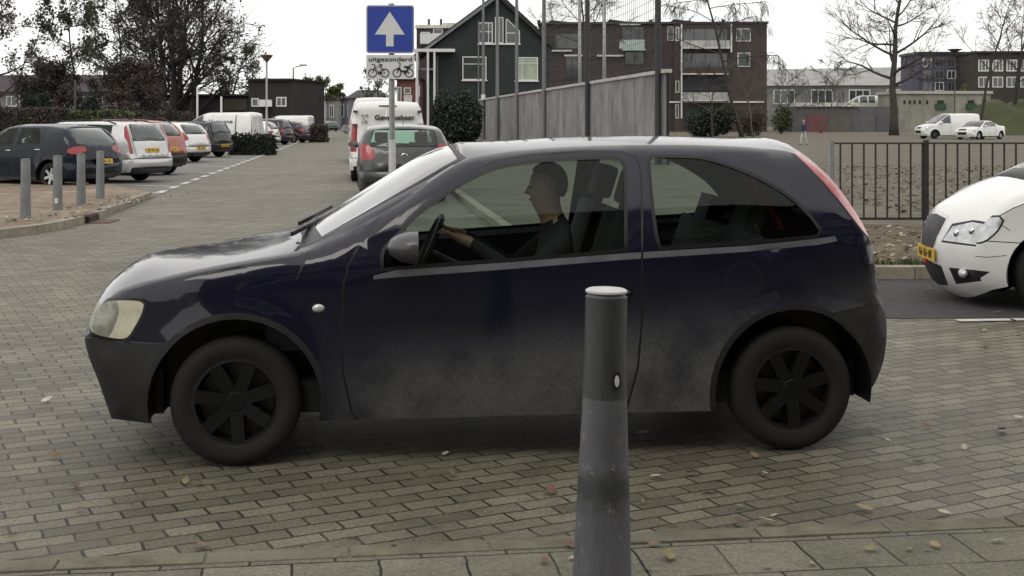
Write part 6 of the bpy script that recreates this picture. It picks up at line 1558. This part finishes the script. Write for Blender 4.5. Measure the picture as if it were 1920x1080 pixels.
# driver, in the dark car's own coordinates, then moved with it
def driver():
    y = -.385
    J = {'pelvis': (2.16, y, .56), 'waist': (2.19, y, .70), 'chest': (2.235, y, .90), 'neck': (2.20, y, 1.06), 'head0': (2.165, y, 1.115), 'head1': (2.15, y, 1.19), 'head2': (2.155, y, 1.27), 'head3': (2.157, y, 1.315)}
    Rr = {'pelvis': (.17, .13), 'waist': (.155, .12), 'chest': (.17, .115), 'neck': .055, 'head0': (.082, .070), 'head1': (.108, .088), 'head2': (.098, .080), 'head3': (.05, .04)}
    E = [('pelvis', 'waist'), ('waist', 'chest'), ('chest', 'neck'), ('neck', 'head0'), ('head0', 'head1'), ('head1', 'head2'), ('head2', 'head3')]
    B = [('pelvis', 'waist', 1), ('waist', 'chest', 0), ('chest', 'neck', 0), ('neck', 'head0', 2), ('head0', 'head1', 2), ('head1', 'head2', 2), ('head2', 'head3', 2)]
    for sd, sg in (('l', -1), ('r', 1)):
        for k, v, r in ((sd+'shoulder', (2.235, y+sg*.19, .97), .062), (sd+'elbow', (2.02, y+sg*.25, .80), .047), (sd+'wrist', (1.78, y+sg*.17, .965), .030), (sd+'hip', (2.10, y+sg*.10, .53), .095), (sd+'knee', (1.70, y+sg*.13, .66), .065), (sd+'ankle', (1.40, y+sg*.11, .42), .042), (sd+'toe', (1.24, y+sg*.11, .45), .034)):
            J[k] = v; Rr[k] = r
        E += [('chest', sd+'shoulder'), (sd+'shoulder', sd+'elbow'), (sd+'elbow', sd+'wrist'), ('pelvis', sd+'hip'), (sd+'hip', sd+'knee'), (sd+'knee', sd+'ankle'), (sd+'ankle', sd+'toe')]
        B += [('chest', sd+'shoulder', 0), (sd+'shoulder', sd+'elbow', 0), (sd+'elbow', sd+'wrist', 0), (sd+'hip', sd+'knee', 1), (sd+'knee', sd+'ankle', 1), (sd+'ankle', sd+'toe', 3)]
        hand_chain(J, E, Rr, B, sd, None, (1.715, y+sg*.165, .985), (-.8, 0, .5), (0, sg, 0), 2)
    p = figure('person', 'driver in dark clothes behind the wheel of the dark navy hatchback', J, E, Rr, B, [M_cd, M_jean, M_skin, M_shoe], loc=(HPOSE[0], HPOSE[1], 0), rz=HPOSE[2])
    head_bits(p, (2.152, y, 1.21), (-1, 0, 0), 1.0)
driver()
def walker():
    x, y = at(1507, 33)
    k = .82
    J = {'pelvis': (0, 0, .90), 'waist': (.01, 0, 1.05), 'chest': (0, 0, 1.30), 'neck': (-.01, 0, 1.47), 'head0': (-.02, 0, 1.54), 'head1': (-.03, 0, 1.62), 'head2': (-.025, 0, 1.70), 'head3': (-.023, 0, 1.745)}
    Rr = {'pelvis': (.15, .12), 'waist': (.14, .115), 'chest': (.16, .12), 'neck': .05, 'head0': (.082, .070), 'head1': (.108, .088), 'head2': (.098, .080), 'head3': (.05, .04)}
    E = [('pelvis', 'waist'), ('waist', 'chest'), ('chest', 'neck'), ('neck', 'head0'), ('head0', 'head1'), ('head1', 'head2'), ('head2', 'head3')]
    B = [('pelvis', 'waist', 0), ('waist', 'chest', 0), ('chest', 'neck', 0), ('neck', 'head0', 2), ('head0', 'head1', 2), ('head1', 'head2', 2), ('head2', 'head3', 2)]
    for sd, sg in (('l', -1), ('r', 1)):
        for n_, v, r in ((sd+'shoulder', (.0, sg*.18, 1.40), .06), (sd+'elbow', (.06*sg, sg*.24, 1.14), .045), (sd+'wrist', (-.08+.12*sg, sg*.22, .90), .03), (sd+'hip', (0, sg*.09, .86), .09), (sd+'knee', (-.12*sg-.03, sg*.09, .48), .06), (sd+'ankle', (-.22*sg+.05, sg*.09, .09), .04), (sd+'toe', (-.22*sg-.10, sg*.09, .04), .034)):
            J[n_] = v; Rr[n_] = r
        E += [('chest', sd+'shoulder'), (sd+'shoulder', sd+'elbow'), (sd+'elbow', sd+'wrist'), ('pelvis', sd+'hip'), (sd+'hip', sd+'knee'), (sd+'knee', sd+'ankle'), (sd+'ankle', sd+'toe')]
        B += [('chest', sd+'shoulder', 0), (sd+'shoulder', sd+'elbow', 0), (sd+'elbow', sd+'wrist', 0), (sd+'hip', sd+'knee', 1), (sd+'knee', sd+'ankle', 1), (sd+'ankle', sd+'toe', 3)]
        wv = J[sd+'wrist']; hand_chain(J, E, Rr, B, sd, None, (wv[0]-.02, wv[1], wv[2]-.07), (-.2, 0, -1), (sg, .2, 0), 2)
    p = figure('person', 'small figure in a blue top and white trousers walking far off beside the garages', J, E, Rr, B, [M_blu, M_wht, M_skin, M_shoe], loc=(x, y, .1), rz=R(30))
    p.scale = (k, k, k)
    head_bits(p, (-.026, 0, 1.64), (-1, 0, 0), 1.0, mat('fair_hair', (.30, .24, .15), .7))
walker()

# ------------------------------------------------------------------ fallen leaves and litter
rl = random.Random(77)
def leaf_litter(name, label, n, area, z, cols, size):
    b = MB()
    for _ in range(n):
        x, y = area(); a = rl.uniform(0, 6.28); s = size*rl.uniform(.5, 1.4); ti = rl.uniform(-.35, .35); tj = rl.uniform(-.35, .35); k = rl.randrange(len(cols))
        pts = []
        for u, v in ((-1, 0), (-.4, .45), (.3, .5), (1, 0), (.3, -.5), (-.4, -.45)):
            X = u*math.cos(a)-v*math.sin(a); Y = u*math.sin(a)+v*math.cos(a); pts.append((x+X*s, y+Y*s, z+.004+s*(.35+u*ti+v*tj)))
        c = len(b.v); b.add(pts, [(0, 1, 2, 3, 4, 5)], k)
    o = b.build(name, [mat('leaf_'+str(i), c, .8, var=.25, scale=20) for i, c in enumerate(cols)]); tag(o, label, 'leaves', kind='stuff'); return o
lc = [(.24, .20, .10), (.40, .37, .28), (.12, .085, .055), (.20, .14, .09), (.44, .42, .37), (.16, .09, .06)]
def a_road():
    while True:
        y = 4.0+rl.random()**2*8.2; x = rl.uniform(-.46, .46)*y*.95
        if rl.random() < (.35 if x < 0 else 1): return x, y
leaf_litter('fallen_leaves', 'scattered pale and brown fallen leaves on the brick road', 190, a_road, .006, lc, .032)
leaf_litter('verge_leaves', 'brown leaf litter under the railing on the right', 2200, lambda: (rl.uniform(3.2, 10), 12.7+rl.random()**1.4*4.6), .112, lc[:4]+[(.07, .045, .03)], .035)
leaf_litter('lawn_leaves', 'brown leaf litter on the ground behind the railing', 5000, lambda: (rl.uniform(.20, .52)*30, 17.8+rl.random()**1.5*22), .104, [(.10, .075, .04), (.16, .115, .07), (.06, .045, .03), (.05, .055, .02), (.20, .16, .11)], .05)
leaf_litter('kerb_leaves', 'dead leaves gathered along the island kerb', 260, lambda: (lambda t, d: (gp(0, 440)[0]+(gp(262, 382)[0]-gp(0, 440)[0])*t+d, gp(0, 440)[1]+(gp(262, 382)[1]-gp(0, 440)[1])*t+.15+abs(d)*2))(rl.random(), rl.gauss(0, .35)), .108, lc[:4]+[(.07, .045, .03)], .035)
# grass tufts along the far kerb
b = MB()
for _ in range(2600):
    x = rl.uniform(3.0, 8.5); y = 12.62+abs(rl.gauss(0, .12)); a = rl.uniform(0, 6.28); hgt = rl.uniform(.03, .09); w = .006
    b.add([(x-w*math.cos(a), y-w*math.sin(a), .108), (x+w*math.cos(a), y+w*math.sin(a), .108), (x+rl.gauss(0, .02), y+rl.gauss(0, .02), .11+hgt)], [(0, 1, 2)])
tag(b.build('kerb_grass', mat('grass_blades', (.06, .085, .022), .8, var=.4, scale=4)), 'short green grass along the far kerb on the right', 'grass', kind='stuff')
